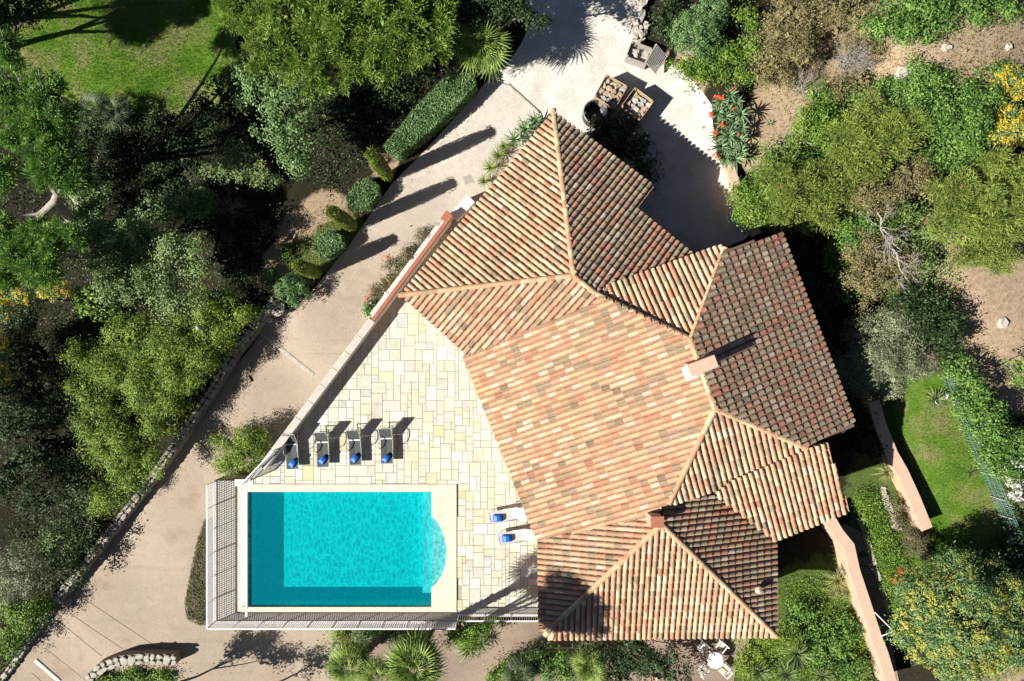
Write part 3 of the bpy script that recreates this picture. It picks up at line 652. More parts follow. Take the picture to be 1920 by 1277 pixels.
for sl_ in SLOPES:
    b = MB(); top = [tuple(w - sl_.n * .02) for w in sl_.wp]; n = len(top)
    low = [(x, y, z - .14) for x, y, z in top]; b.add(top + low, [tuple(range(n)), tuple(range(2 * n - 1, n - 1, -1))] + [((k + 1) % n, k, n + k, n + (k + 1) % n) for k in range(n)])
    for (i, j0, j1) in sl_.gaps:                                           # the channel tiles between the barrels
        V = []
        for j in (j0 - .03, j1):
            for k in range(5):
                a = math.pi * k / 4; V.append(sl_.at(i + .085 * math.cos(a), j, .045 - .05 * math.sin(a)))
        b.add(V, [(k, k + 1, 5 + k + 1, 5 + k) for k in range(4)])
    me = b.mesh('roof_slope', MT['under_tile']); bm = bmesh.new(); bm.from_mesh(me); bmesh.ops.triangulate(bm, faces=[f for f in bm.faces if len(f.verts) > 4]); bm.to_mesh(me); bm.free()
    ro = link('roof_slope', me, None, house)
    Bm = np.array([sl_.u, sl_.s, sl_.n]).T
    if np.linalg.det(Bm) < 0: Bm[:, 0] *= -1
    VV, FF, CC = [], [], []
    for k, (i, j, L, yaw) in enumerate(sl_.ts):
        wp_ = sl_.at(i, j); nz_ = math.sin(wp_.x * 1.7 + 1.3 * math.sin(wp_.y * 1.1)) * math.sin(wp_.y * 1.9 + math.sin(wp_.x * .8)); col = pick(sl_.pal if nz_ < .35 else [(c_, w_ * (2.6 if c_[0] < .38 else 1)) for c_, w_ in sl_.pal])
        if random.random() < .07: col = tuple(x * .72 for x in col)
        cy, sy = math.cos(yaw), math.sin(yaw); ntile += 1
        if sl_ is main and k in pickset:
            o = bpy.data.objects.new('roof_tile', tile_me); COL.objects.link(o); o.parent = ro; o.matrix_parent_inverse = Matrix.Translation(house.location)
            o.matrix_parent_inverse = Matrix.Identity(4)
            Mx = Matrix([list(Bm[r]) for r in range(3)]) @ Matrix.Rotation(yaw, 3, 'Z')
            o.matrix_basis = Matrix.Translation(sl_.at(i, j)) @ Mx.to_4x4() @ Matrix.Diagonal((1, L, 1, 1)); o.color = (*col, 1); continue
        R = np.array([[cy, -sy, 0], [sy, cy, 0], [0, 0, 1]]); v = (TV * np.array([random.uniform(.95, 1.04), L, 1])) @ R.T @ Bm.T + np.array(sl_.at(i, j))
        FF.append(TF[:, ::-1] + len(VV) * len(TV)); VV.append(v); CC += [col] * len(TV)
    if VV:
        me = npmesh('roof_tiles', np.concatenate(VV), np.concatenate(FF), MT['tile_a'], True); colattr(me, CC)
        tag(link('roof_tiles', me, None, ro), kind='stuff')
print('tiles', ntile)
ro_fix = [o for o in bpy.data.objects if o.name.startswith('roof_slope')]
# hip and ridge tiles
RV, RF = tile_verts(.47, .132, .11, 8)
ridge_me = npmesh('ridge_tile', RV, RF[:, ::-1], MT['tile_o'], True)
S = {s.name: s for s in SLOPES}
def zat(px, names): return sum(S[n].hit(*px).z for n in names) / len(names)
def ridge(p0, p1, names, ext0=.0, ext1=.0):
    a, c = W(*p0, zat(p0, names)), W(*p1, zat(p1, names)); d = (c - a).normalized(); a = a - d * ext0; c = c + d * ext1
    if a.z > c.z: a, c = c, a
    d = (c - a).normalized(); L = (c - a).length; n = max(1, round(L / .385)); st = L / n
    x = d.cross(Vector((0, 0, 1))).normalized(); z = x.cross(d)
    for k in range(n):
        o = bpy.data.objects.new('ridge_tile', ridge_me); COL.objects.link(o); o.parent = house; o.matrix_parent_inverse = Matrix.Translation(house.location).inverted()
        q = a + d * (st * k) + Vector((0, 0, .0)); o.matrix_basis = Matrix.Translation(q) @ Matrix((x, d, z)).transposed().to_4x4() @ Matrix.Diagonal((1, st / .385, 1, 1))
        o.color = (*pick([((.46,.31,.18),6),((.44,.24,.14),3),((.47,.38,.25),2),((.3,.24,.15),1)]), 1)
    b = MB(); b.tube([a + Vector((0, 0, -.03)), c + Vector((0, 0, -.03))], .125, 8); b.build('ridge_mortar', MT['ridge'], house)
ridge((1038,210), (1076,517), ['north_west', 'north_east'], .12)
ridge((753,553), (1076,517), ['north_west', 'south_west'], .12)
ridge((1076,517), (1118,551), ['south_west', 'north_east'])
ridge((1118,551), (1296,637), ['main', 'north'])
ridge((1296,637), (1341,766), ['main', 'east'])
ridge((1341,766), (1256,940), ['main', 'south_upper'], 0, .1)
ridge((1296,637), (1358,469), ['north', 'east'], 0, .08)
ridge((1341,766), (1508,838), ['east', 'south_upper'], 0, .1)
ridge((1241,983), (1032,1178), ['wing_west', 'wing_south'], 0, .2)
ridge((1241,983), (1453,1190), ['wing_south', 'wing_east'], 0, .1)
# rendered walls under the eaves
def wall_under(p0, p1, z, off=.5, inner=(1150, 700), zb=-3.2):
    a, c = W(*p0, z), W(*p1, z); d = (c - a).normalized(); n_ = Vector((-d.y, d.x, 0))
    if n_.dot(W(*inner, z) - a) < 0: n_ = -n_
    a2, c2 = a + n_ * off + d * off, c + n_ * off - d * off
    MB().prism([tuple(v[:2]) for v in (a2, c2, c2 + n_ * .3, a2 + n_ * .3)], zb, z - .02).build('wall', MT['plaster'], house)
for p0, p1, z, inn in [((1038,212),(753,552),2.95,(1000,450)), ((1045,210),(1224,350),2.95,(1100,450)), ((1193,393),(1296,476),2.95,(1150,500)), ((755,556),(873,663),2.95,(1000,560)),
    ((870,665),(1005,1008),2.9,(1200,800)), ((1120,545),(1352,464),4.8,(1280,600)), ((1358,464),(1465,440),4.25,(1400,600)), ((1465,440),(1602,800),4.25,(1340,700)),
    ((1590,958),(1550,830),3.8,(1450,900)), ((1452,1012),(1590,958),3.8,(1450,900)), ((1603,800),(1510,838),4.2,(1450,700)), ((1012,1010),(1014,1190),2.8,(1200,1000)), ((1020,1195),(1452,1192),2.8,(1240,1050)), ((1452,1012),(1454,1188),2.8,(1300,1020))]:
    wall_under(p0, p1, z, inner=inn)
wall_under((1224,350), (1193,393), 2.95, inner=(1100, 400))
# upright face between the stepped slopes, flat wall under the upper south eave
v0, v1 = W(1256,944,4.8), W(1372,905,4.8); MB().prism([(v0.x, v0.y + .1), (v1.x, v1.y + .1), (v1.x, v1.y + .35), (v0.x, v0.y + .35)], 3.0, 4.83).build('wall', MT['plaster'], house)
# chimneys
zc = zat((1312,690), ['main', 'east'])
def blockc(px, py, z0, z1, sx, sy, rz, mat, nm, par, bev=.015):
    v = W(px, py, z1); return MB().box((v.x, v.y, (z0 + z1) / 2), (sx, sy, z1 - z0), rz).build(nm, mat, par, bevel=bev)
ch = blockc(1322, 684, zc - .6, zc + .75, 1.05, .42, .36, MT['plaster'], 'chimney', house)
blockc(1318, 686, zc + .752, zc + .82, 1.15, .5, .36, MT['coping_pink'], 'chimney_cap', ch)
fl = W(1292, 697, zat((1292,697), ['main'])); MB().box((fl.x, fl.y, fl.z + .12), (.5, .6, .2), .36).build('flashing', MT['white_wall'], ch, bevel=.02)
zc2 = zat((1241,983), ['wing_west', 'wing_south'])
ch2 = blockc(1229, 976, zc2 - .8, zc2 + .55, .5, .42, 0, MT['plaster'], 'chimney', house)
blockc(1233, 979, zc2 + .552, zc2 + .62, .56, .48, 0, MT['red_coping'], 'chimney_cap', ch2)
v = S['wing_east'].hit(1418, 1102); ch3 = MB().lathe([(.09, -.1), (.09, .3), (.0, .3)], v, 12).build('vent_pipe', MT['ridge'], house); MB().lathe([(.0, .42), (.16, .34), (.17, .3), (.0, .3)], v, 12).build('vent_cowl', MT['coping_pink'], ch3)
# end caps (corner tiles) at the south-west corner of the wing
for k, (a, b_) in enumerate([(1018,1178),(1022,1190),(1034,1196)]):
    v = W(a, b_, 2.9); o = bpy.data.objects.new('corner_tile', ridge_me); COL.objects.link(o); o.parent = house; o.matrix_parent_inverse = Matrix.Translation(house.location).inverted()
    an = math.radians([-65, -40, -15][k]); o.matrix_basis = Matrix.Translation(v) @ Matrix.Rotation(an, 4, 'Z') @ Matrix.Rotation(.3, 4, 'X'); o.color = (.56, .4, .26, 1)
# globe lamp under the east eave
v = W(1580, 808, 3.6); gl_ = thing('globe_lamp', v, 'white globe lamp under the east eave corner', 'lamp'); b = MB(); b.lathe([(.001, -.11), (.07, -.085), (.11, 0), (.07, .085), (.001, .11)], v, 14); b.build('globe', MT['white_paint'], gl_, True); MB().tube([v + Vector((-.45, .12, -.05)), v + Vector((-.05, 0, -.03))], .025, 6).build('arm', MT['white_paint'], gl_)
# ---------------------------------------------------------------- foliage tools
LM = {
 'pine': leafmat('pine_needles', [(0.029,0.074,0.020),(0.092,0.203,0.040),(0.207,0.351,0.060),(0.368,0.513,0.110)]),
 'pine_yellow': leafmat('pine_needles_yellow', [(0.034,0.074,0.012),(0.112,0.198,0.030),(0.231,0.347,0.050),(0.359,0.467,0.100)], ((.380,.171,.076), 1.1, .72)),
 'broad': leafmat('broad_leaves', [(0.024,0.061,0.013),(0.078,0.169,0.033),(0.168,0.297,0.055),(0.288,0.405,0.110)]),
 'ivy': leafmat('ivy_leaves', [(0.046,0.085,0.025),(0.103,0.182,0.055),(0.196,0.305,0.110),(0.310,0.416,0.190)], ((.250,.163,.088), 1.4, .66), rough=.5, spec=.25),
 'greygreen': leafmat('grey_green_leaves', [(0.057,0.098,0.030),(0.138,0.208,0.065),(0.230,0.319,0.110),(0.345,0.416,0.190)], ((.270,.135,.081), 1.2, .67)),
 'bamboo': leafmat('yellow_green_leaves', [(0.039,0.077,0.011),(0.131,0.208,0.028),(0.252,0.359,0.052),(0.383,0.477,0.104)]),
 'olive': leafmat('olive_leaves', [(0.081,0.102,0.055),(0.172,0.204,0.110),(0.287,0.324,0.187),(0.425,0.468,0.297)], rough=.45, spec=.35),
 'bright': leafmat('bright_green_leaves', [(0.030,0.065,0.010),(0.090,0.178,0.022),(0.190,0.307,0.040),(0.330,0.416,0.090)]),
 'clip': leafmat('clipped_leaves', [(0.028,0.060,0.018),(0.077,0.156,0.045),(0.165,0.276,0.100),(0.308,0.420,0.200)], rough=.5, spec=.25),
 'cypress': leafmat('cypress_scales', [(0.038,0.066,0.013),(0.114,0.175,0.025),(0.228,0.306,0.051),(0.323,0.393,0.086)]),
 'dark': leafmat('shade_dark_leaves', [(.008,.018,.006),(.022,.045,.014),(.055,.09,.03),(.14,.19,.09)], rough=.55, spec=.2),  # near-black palette: thicket shade is put into the leaf colour
 'brownshrub': leafmat('brown_shrub', [(0.083,0.086,0.038),(0.198,0.190,0.075),(0.297,0.241,0.120),(0.264,0.293,0.090)]),
 'heather': leafmat('heather', [(0.068,0.060,0.040),(0.152,0.118,0.078),(0.169,0.186,0.062),(0.270,0.186,0.156)]),
 'oliveyellow': leafmat('olive_yellow_needles', [(0.045,0.071,0.013),(0.141,0.201,0.038),(0.255,0.337,0.062),(0.369,0.435,0.114)], ((.298,.175,.088), .9, .64)),
 'mimosa_leaf': leafmat('mimosa_leaves', [(0.036,0.081,0.033),(0.102,0.188,0.066),(0.204,0.312,0.110),(0.336,0.438,0.165)]),
 'yellow_flower': leafmat('yellow_blossom', [(.5,.36,.01),(.62,.46,.02),(.7,.55,.05),(.72,.6,.12)], trans=.25),
 'pale_flower': leafmat('pale_yellow_blossom', [(.2,.25,.04),(.33,.36,.06),(.45,.45,.1),(.54,.52,.17)], trans=.25),
 'white_flower': leafmat('white_blossom', [(.6,.6,.56),(.7,.7,.66),(.75,.74,.7),(.78,.78,.76)], trans=.2),
 'palm': leafmat('palm_leaf', [(0.062,0.101,0.017),(0.139,0.218,0.042),(0.246,0.336,0.070),(0.370,0.454,0.140)], rough=.5, spec=.25),
 'palm_dark': leafmat('palm_leaf_dark', [(.026,.046,.019),(.065,.098,.046),(.117,.156,.078),(.169,.221,.117)], rough=.5, spec=.25),
 'yucca': leafmat('yucca_leaf', [(.072,.120,.036),(.144,.204,.072),(.216,.276,.108),(.324,.360,.180)], rough=.45, spec=.35),
 'aloe': leafmat('aloe_leaf', [(.08,.15,.07),(.14,.23,.11),(.2,.31,.15),(.26,.36,.18)], rough=.5, spec=.25),
 'drygrass': leafmat('dry_grass', [(.120,.144,.036),(.216,.240,.072),(.324,.324,.132),(.408,.372,.204)]),
 'grass': leafmat('grass_blades', [(.052,.130,.016),(.117,.221,.026),(.182,.260,.052),(.286,.286,.117)]),
 'red_flower': leafmat('red_flower', [(.45,.04,.02),(.55,.07,.03),(.6,.12,.05),(.6,.18,.08)]),
}
#        L     W    rc  per dens spread-of-normal needle
KIND = {'pine':(.21,.032,.17,90,19,0,1),'pine_yellow':(.2,.03,.17,80,16,0,1),'broad':(.11,.065,.24,42,13,1,0),'ivy':(.11,.075,.22,40,13,1,0),
 'greygreen':(.1,.06,.24,46,12,1,0),'bamboo':(.13,.032,.26,75,14,1,0),'olive':(.1,.024,.22,90,14,1,0),'bright':(.1,.055,.24,50,14,1,0),'clip':(.075,.05,.1,26,48,.7,0),
 'cypress':(.09,.03,.07,34,60,.5,0),'dark':(.11,.07,.25,38,12,1,0),'brownshrub':(.1,.035,.25,50,12,1,0),'heather':(.09,.03,.15,40,22,1,0),
 'oliveyellow':(.17,.026,.2,80,15,0,1),'mimosa_leaf':(.12,.04,.22,60,15,1,0)}
def leafmesh(name, P, D, N, L, Wd, m, big=None):
    """rhombic leaves: centre P, long axis D, facing N"""
    n = len(P); B = np.cross(N, D); B /= np.linalg.norm(B, axis=1, keepdims=True) + 1e-9
    s = rng.uniform(.65, 1.3, (n, 1)); bg_ = np.zeros((n, 1), bool) if big is None else big[:, None] > 0
    l = D * np.where(bg_, .26, L) / 2 * s; w = B * np.where(bg_, .2, Wd) / 2 * s; bend = N * (L * .08) * s
    V = np.stack([P - l, P + w + bend, P + l, P - w + bend], 1).reshape(-1, 3)
    return npmesh(name, V, np.arange(4 * n).reshape(-1, 4), m)
def unit(v): return v / (np.linalg.norm(v, axis=-1, keepdims=True) + 1e-9)
def foliage(lobes, kind, name='crown', dens=1.0, zmin=-.35, m=None, shell=.6, per=1.0, size=1.0, core=True, boughs=True):
    boughs = boughs and kind not in ('clip', 'cypress'); L, Wd, rc, pr, dn, sprd, needle = KIND[kind]; L *= size; Wd *= size; P, D, N, S_ = [], [], [], []
    for (cx, cy, cz, rx, ry, rz) in lobes:
        nc = max(4, int(math.pi * rx * ry * dn * dens * 1.15)); d = unit(rng.normal(size=(nc * 3, 3))); d = d[d[:, 2] > zmin][:nc]; nc = len(d)
        R = np.array([rx, ry, rz]); f = rng.uniform(shell, 1.05, (nc, 1)) ** .7
        lump = 1 + .16 * np.sin(d[:, :1] * 5 + cx) * np.cos(d[:, 1:2] * 6 + cy)
        c = np.array([cx, cy, cz]) + d * R * f * lump; cn = unit(d / R)
        if boughs and rx * ry > .25:                                       # leaves gather on boughs that stand out of the crown
            nb = int(math.pi * rx * ry * 1.9) + 4; bd = unit(rng.normal(size=(nb * 3, 3))); bd = bd[bd[:, 2] > -.15][:nb]; nb = len(bd); rb = rng.uniform(.26, .5, nb) * min(1.15, .55 + .4 * math.sqrt(rx * ry))
            bc = np.array([cx, cy, cz]) + bd * R * rng.uniform(.62, .95, (nb, 1)); w_ = rb ** 2 / (rb ** 2).sum(); k_ = rng.choice(nb, nc, p=w_); d2 = unit(rng.normal(size=(nc, 3)) + np.array([0, 0, .5])); use = rng.random(nc) < .86
            c2 = bc[k_] + d2 * rb[k_][:, None] * np.array([1, 1, .75]) * rng.uniform(.55, 1.0, (nc, 1)); c = np.where(use[:, None], c2, c); cn = np.where(use[:, None], d2, cn)
        k = max(3, int(pr * per)); off = rng.normal(size=(nc, k, 3)) * (rc * .8 * rng.uniform(.6, 1.25, (nc, 1, 1))); off[..., 2] *= .7
        p = (c[:, None] + off).reshape(-1, 3); o = unit(off).reshape(-1, 3); cn_ = np.repeat(cn, k, 0); rd = rng.normal(size=p.shape)
        if needle:
            ax = unit(o * .9 + cn_ * .7 + rd * .35); nn_ = unit(np.cross(ax, rd)); nn_ *= np.sign(nn_[:, 2:3] + 1e-6)
        else:
            nn_ = unit(cn_ * .6 + o * .35 + rd * .42 * sprd + np.array([0, 0, .45])); ax = unit(np.cross(nn_, rng.normal(size=p.shape)))
        P.append(p); D.append(ax); N.append(nn_); S_.append(np.zeros(len(p)))
        if core:                                                       # oversized inner leaves added to block light and keep gaps dark
            nb = int(math.pi * rx * ry * 26); d = unit(rng.normal(size=(nb, 3))) * rng.random((nb, 1)) ** .4 * .58; a_ = unit(rng.normal(size=(nb, 3)) + np.array([0, 0, .6]))
            P.append(np.array([cx, cy, cz]) + d * R); N.append(a_); D.append(unit(np.cross(a_, rng.normal(size=(nb, 3))))); S_.append(np.ones(nb))
    return leafmesh(name, np.concatenate(P), np.concatenate(D), np.concatenate(N), L, Wd, m or LM[kind], np.concatenate(S_))
def lobes_px(lst, z, flat=.7, jit=.25):
    out = []
    for q in lst:
        cx, cy, rx = q[:3]; ry = q[3] if len(q) > 3 else rx; zz = z + (q[4] if len(q) > 4 else random.uniform(-jit, jit)); k = (H - zz) / F; c = W(cx, cy, zz)
        out.append((c.x, c.y, zz, rx * k * 1.1, ry * k * 1.1, min(rx, ry) * k * flat))
    return out
def limbs(b, base, lobes, r, wig=.12):
    top = Vector((sum(l[0] for l in lobes) / len(lobes), sum(l[1] for l in lobes) / len(lobes), sum(l[2] for l in lobes) / len(lobes)))
    fork = base.lerp(top, .45) + Vector((random.uniform(-wig, wig), random.uniform(-wig, wig), 0))
    b.tube([base - Vector((0, 0, .3)), base.lerp(fork, .5) + Vector((random.uniform(-wig, wig), random.uniform(-wig, wig), 0)), fork], [r * 1.25, r, r * .85], 7)
    for l in lobes:
        e = Vector(l[:3]); mid = fork.lerp(e, .5) + Vector((random.uniform(-wig, wig), random.uniform(-wig, wig), wig)) ; b.tube([fork, mid, e, e + (e - mid) * .4], [r * .7, r * .45, r * .25, r * .06], 5)
def tree(name, label, cat, kind, z, lst, r=.1, group=None, flat=.7, dens=1.0, bark='bark', blossom=None, zmin=-.35, base=None, size=1.0, jit=.25, per=1.0):
    lo = lobes_px(lst, z, flat, jit); cx = sum(l[0] for l in lo) / len(lo); cy = sum(l[1] for l in lo) / len(lo)
    bs = G(*base) if base else Vector((cx, cy, gz(cx, cy)))
    t_ = thing(name, bs, label, cat, group)
    link('crown', foliage(lo, kind, dens=dens, zmin=zmin, size=size, per=per), None, t_)
    b = MB(); limbs(b, bs, lo, r); b.build('trunk', MT[bark], t_, True)
    if blossom:
        bm_, bd, bl = blossom; lo2 = lobes_px(bl, z + .15, flat, jit) if bl else [(l[0], l[1], l[2], l[3] * 1.03, l[4] * 1.03, l[5] * 1.08) for l in lo]
        link('blossom', foliage(lo2, 'clip', 'blossom', core=False, dens=bd, zmin=.05, m=LM[bm_], shell=.85, per=.8, size=1.1), None, t_)
    return t_
def shrub(name, label, kind, lst, h, cat='shrub', group=None, dens=1.0, flat=None, per=1.0, size=1.0, zmin=-.3):
    """low plant: one leafy body from the ground up to h"""
    out = []
    for q in lst:
        cx, cy, rx = q[:3]; ry = q[3] if len(q) > 3 else rx; g = G(cx, cy, h * .55); k = (H - g.z) / F; out.append((g.x, g.y, g.z, rx * k, ry * k, (flat or h * .5)))
    c = out[0]; t_ = thing(name, (c[0], c[1], gz(c[0], c[1])), label, cat, group)
    link('foliage', foliage(out, kind, 'foliage', dens=dens, per=per, size=size, zmin=zmin), None, t_)
    b = MB()
    for l in out: b.tube([(l[0], l[1], gz(l[0], l[1]) - .1), (l[0] + .03, l[1], l[2])], [.04, .015], 5); [b.tube([(l[0], l[1], gz(l[0], l[1])), (l[0] + random.uniform(-.5, .5) * l[3], l[1] + random.uniform(-.5, .5) * l[4], l[2] + l[5] * .4)], [.025, .008], 4) for _ in range(4)]
    tag(b.build('stems', MT['bark'], t_), kind='stuff'); return t_
def scatter(name, px, n, kind, hmax, label, cat, m=None, per=10, size=1.0):
    poly = [tuple(G(*q)[:2]) for q in px]; xs = [q[0] for q in poly]; ys = [q[1] for q in poly]; L, Wd, rc = KIND[kind][:3]; C = []
    while len(C) < n:
        x, y = random.uniform(min(xs), max(xs)), random.uniform(min(ys), max(ys))
        if inside(poly, x, y): C.append((x, y, gz(x, y) + random.random() ** 2 * hmax))
    c = np.array(C); off = rng.normal(size=(n, per, 3)) * rc * np.array([1, 1, .5]); p = (c[:, None] + off).reshape(-1, 3); p[:, 2] = np.maximum(p[:, 2], np.repeat(c[:, 2], per) - .03)
    nn_ = unit(rng.normal(size=p.shape) * .5 + np.array([0, 0, .8])); ax = unit(np.cross(nn_, rng.normal(size=p.shape)))
    o = link(name, leafmesh(name, p, ax, nn_, L * size, Wd * size, m or LM[kind])); tag(o, label, cat, kind='stuff'); return o
def twigs(b, base, d, L, r, depth, rr):
    e = base + d * L; mid = base.lerp(e, .5) + Vector((rr.gauss(0, .06), rr.gauss(0, .06), rr.gauss(0, .04))) * L * 1.5
    b.tube([base, mid, e], [r, r * .8, r * .55], 4 if depth < 3 else 5, False)
    if depth == 0: return
    for k in range(rr.choice([2, 3, 3])):
        v = (d + Vector((rr.gauss(0, .55), rr.gauss(0, .55), rr.gauss(.1, .35)))).normalized(); twigs(b, base.lerp(e, rr.uniform(.55, 1)), v, L * rr.uniform(.6, .85), r * .6, depth - 1, rr)
def blades(name, px, n, L, m, label, lean=.6, w=.02):
    poly = [tuple(G(*q)[:2]) for q in px]; xs = [q[0] for q in poly]; ys = [q[1] for q in poly]
    c = rng.uniform((min(xs), min(ys)), (max(xs), max(ys)), (n * 3, 2)); c = np.array([q for q in c if inside(poly, *q)][:n]); n = len(c)
    z = gz_np(c[:, 0].copy(), c[:, 1].copy()) + .03; b0 = np.stack([c[:, 0], c[:, 1], z], -1); d = unit(rng.normal(size=(n, 3)) * lean + np.array([0, 0, 1])); s = unit(np.cross(d, rng.normal(size=(n, 3)))) * w / 2; l = rng.uniform(.5, 1.2, (n, 1)) * L
    V = np.stack([b0 - s, b0 + s, b0 + d * l], 1).reshape(-1, 3); o = link(name, npmesh(name, V, np.arange(3 * n).reshape(-1, 3), m)); tag(o, label, 'grass', kind='stuff')
def rosette_mesh(n, L, w, arch, m, droop=.25):
    """strap leaves springing from one point"""
    V, Fc = [], []
    for k in range(n):
        az = k * 2.399 + random.uniform(-.2, .2); el = arch[0] + (arch[1] - arch[0]) * (k + .5) / n + random.uniform(-.1, .1); l = L * random.uniform(.75, 1.1)
        h = np.array([math.cos(az), math.sin(az), 0]); s = np.array([-math.sin(az), math.cos(az), 0]); b = len(V); ps = []
        for j, tt in enumerate((0, .35, .7, 1)):
            p_ = h * (l * tt * math.cos(el)) + np.array([0, 0, l * tt * math.sin(el) - droop * l * tt * tt]); ww = w * (.7, 1, .7, .04)[j] / 2
            V += [p_ - s * ww + np.array([0, 0, ww * .5]), p_, p_ + s * ww + np.array([0, 0, ww * .5])]
        for j in range(3):
            for q in (0, 1): Fc.append((b + 3 * j + q, b + 3 * j + q + 1, b + 3 * j + 4 + q, b + 3 * j + 3 + q))
    return npmesh('rosette', np.array(V), np.array(Fc), m)
def fan_mesh(m, seg=15, R=.62, pet=.5):
    V, Fc = [], []
    for q in (0,):
        V += [(-.012, 0, 0), (.012, 0, 0), (.008, pet, .02), (-.008, pet, .02)]; Fc.append((0, 1, 2, 3))
    for k in range(seg):
        a = math.radians(-105 + 210 * (k + .5) / seg); l = R * (1 - .25 * abs(k - seg / 2) / (seg / 2)) * random.uniform(.9, 1.06); d = np.array([math.sin(a), math.cos(a), 0]); s = np.array([d[1], -d[0], 0]); b = len(V); c0 = np.array([0, pet, .02])
        for tt, ww, z in ((.08, .005, 0), (.5, .024, .03), (1, .002, -.12)):
            p_ = c0 + d * l * tt + np.array([0, 0, z]); V += [tuple(p_ - s * ww + np.array([0, 0, .01 * (k % 2)])), tuple(p_ + s * ww)]
        Fc += [(b, b + 1, b + 3, b + 2), (b + 2, b + 3, b + 5, b + 4)]
    return npmesh('frond', np.array(V), np.array(Fc), m)
FAN = {k: [fan_mesh(LM[k]) for _ in range(2)] for k in ('palm', 'palm_dark')}
def palm(label, basepx, toppx, zt, nf=26, sc=1.0, kind='palm', trunk=True, seed=0):
    rr = random.Random(seed); base = G(*basepx); top = W(*toppx, zt); t_ = thing('fan_palm', base, label, 'palm', 'fan palms')
    if trunk:
        b = MB(); n = max(5, int((top - base).length / .12)); pts = [base.lerp(top, k / n) + Vector((0, 0, -.2 if k == 0 else 0)) for k in range(n + 1)]; b.tube(pts, [.16 + .025 * (k % 2) + rr.uniform(-.01, .01) for k in range(n + 1)], 9)
        for k in range(n * 5):                                              # old leaf bases
            q = base.lerp(top, rr.random()); a = rr.uniform(0, 6.28); v = Vector((math.cos(a), math.sin(a), 0)); b.bar(q + v * .13, q + v * .24 + Vector((0, 0, .13)), .05, .02)
        b.build('trunk', MT['palmtrunk'], t_)
    for k in range(nf):
        o = link('frond', rr.choice(FAN[kind]), None, t_); az = k * 2.399 + rr.uniform(-.2, .2); el = 1.35 - 1.75 * (k / nf) ** .8 + rr.uniform(-.12, .12); s = sc * rr.uniform(.85, 1.15) * (.75 + .25 * min(1, k / nf * 2))
        o.matrix_basis = Matrix.Translation(top) @ Matrix.Rotation(az, 4, 'Z') @ Matrix.Rotation(el, 4, 'X') @ Matrix.Rotation(rr.uniform(-.3, .3), 4, 'Y') @ Matrix.Scale(s, 4)
    return t_
def yucca(label, lst, m='yucca', L=.7, w=.05, n=34, cat='yucca', name='yucca', group='yuccas', arch=(1.45, .1), h=.1, droop=.25):
    c = G(*lst[0][:2]); t_ = thing(name, c, label, cat, group)
    for q in lst:
        s = q[2] / 38 / L; g = G(q[0], q[1], h * (q[3] if len(q) > 3 else 1)); o = link('rosette', rosette_mesh(n, L, w, arch, LM[m], droop), None, t_); o.matrix_basis = Matrix.Translation(g) @ Matrix.Rotation(random.uniform(0, 6), 4, 'Z') @ Matrix.Scale(s, 4)
        if h > .15: MB().tube([(g.x, g.y, gz(g.x, g.y) - .1), g], [.06, .05], 6).build('stem', MT['palmtrunk'], t_)
    return t_
def hedge(label, px, h, kind='clip', name='hedge', cat='hedge', dens=900, zfun=None):
    pts = [G(a, b_, h) for a, b_ in px]; poly = [(q.x, q.y) for q in pts]; xs = [q[0] for q in poly]; ys = [q[1] for q in poly]; c = pts[0]
    t_ = thing(name, (sum(xs) / len(xs), sum(ys) / len(ys), gz(c.x, c.y)), label, cat); MB().prism([(a + (sum(xs) / len(xs) - a) * .06, b_ + (sum(ys) / len(ys) - b_) * .06) for a, b_ in poly], gz(c.x, c.y) - .6, lambda x_, y_: gz(x_, y_) + h - .12).build('branches', MT['hedgecore'], t_)
    area = abs(sum(poly[i][0] * poly[(i + 1) % len(poly)][1] - poly[(i + 1) % len(poly)][0] * poly[i][1] for i in range(len(poly)))) / 2; P, N = [], []
    bx = rng.uniform((min(xs), min(ys)), (max(xs), max(ys)), (int(area * dens * 4), 2)); bx = [q for q in bx if inside(poly, *q)][:int(area * dens)]
    for x, y in bx: P.append((x, y, gz(x, y) + h + random.gauss(0, .03) + .05 * math.sin(x * 3) * math.cos(y * 3.3))); N.append((0, 0, 1))
    cx, cy = sum(xs) / len(xs), sum(ys) / len(ys)
    for i in range(len(poly)):
        a, b_ = poly[i], poly[(i + 1) % len(poly)]; L = math.dist(a, b_); n_ = np.array([(b_[1] - a[1]), -(b_[0] - a[0]), 0]) / L
        if n_[0] * (a[0] - cx) + n_[1] * (a[1] - cy) < 0: n_ = -n_
        for _ in range(int(L * h * dens * .8)):
            s = random.random(); x, y = a[0] + (b_[0] - a[0]) * s, a[1] + (b_[1] - a[1]) * s; P.append((x + random.gauss(0, .03), y + random.gauss(0, .03), gz(x, y) + random.random() * h)); N.append(tuple(n_))
    P, N = np.array(P), np.array(N); nn_ = unit(N + rng.normal(size=P.shape) * .5); ax = unit(np.cross(nn_, rng.normal(size=P.shape))); L, Wd = KIND[kind][:2]
    link('foliage', leafmesh('foliage', P, ax, nn_, L, Wd, LM[kind]), None, t_); return t_
MT['hedgecore'] = M('hedge_core', [(.012, .018, .008), (.02, .028, .012)], 4)
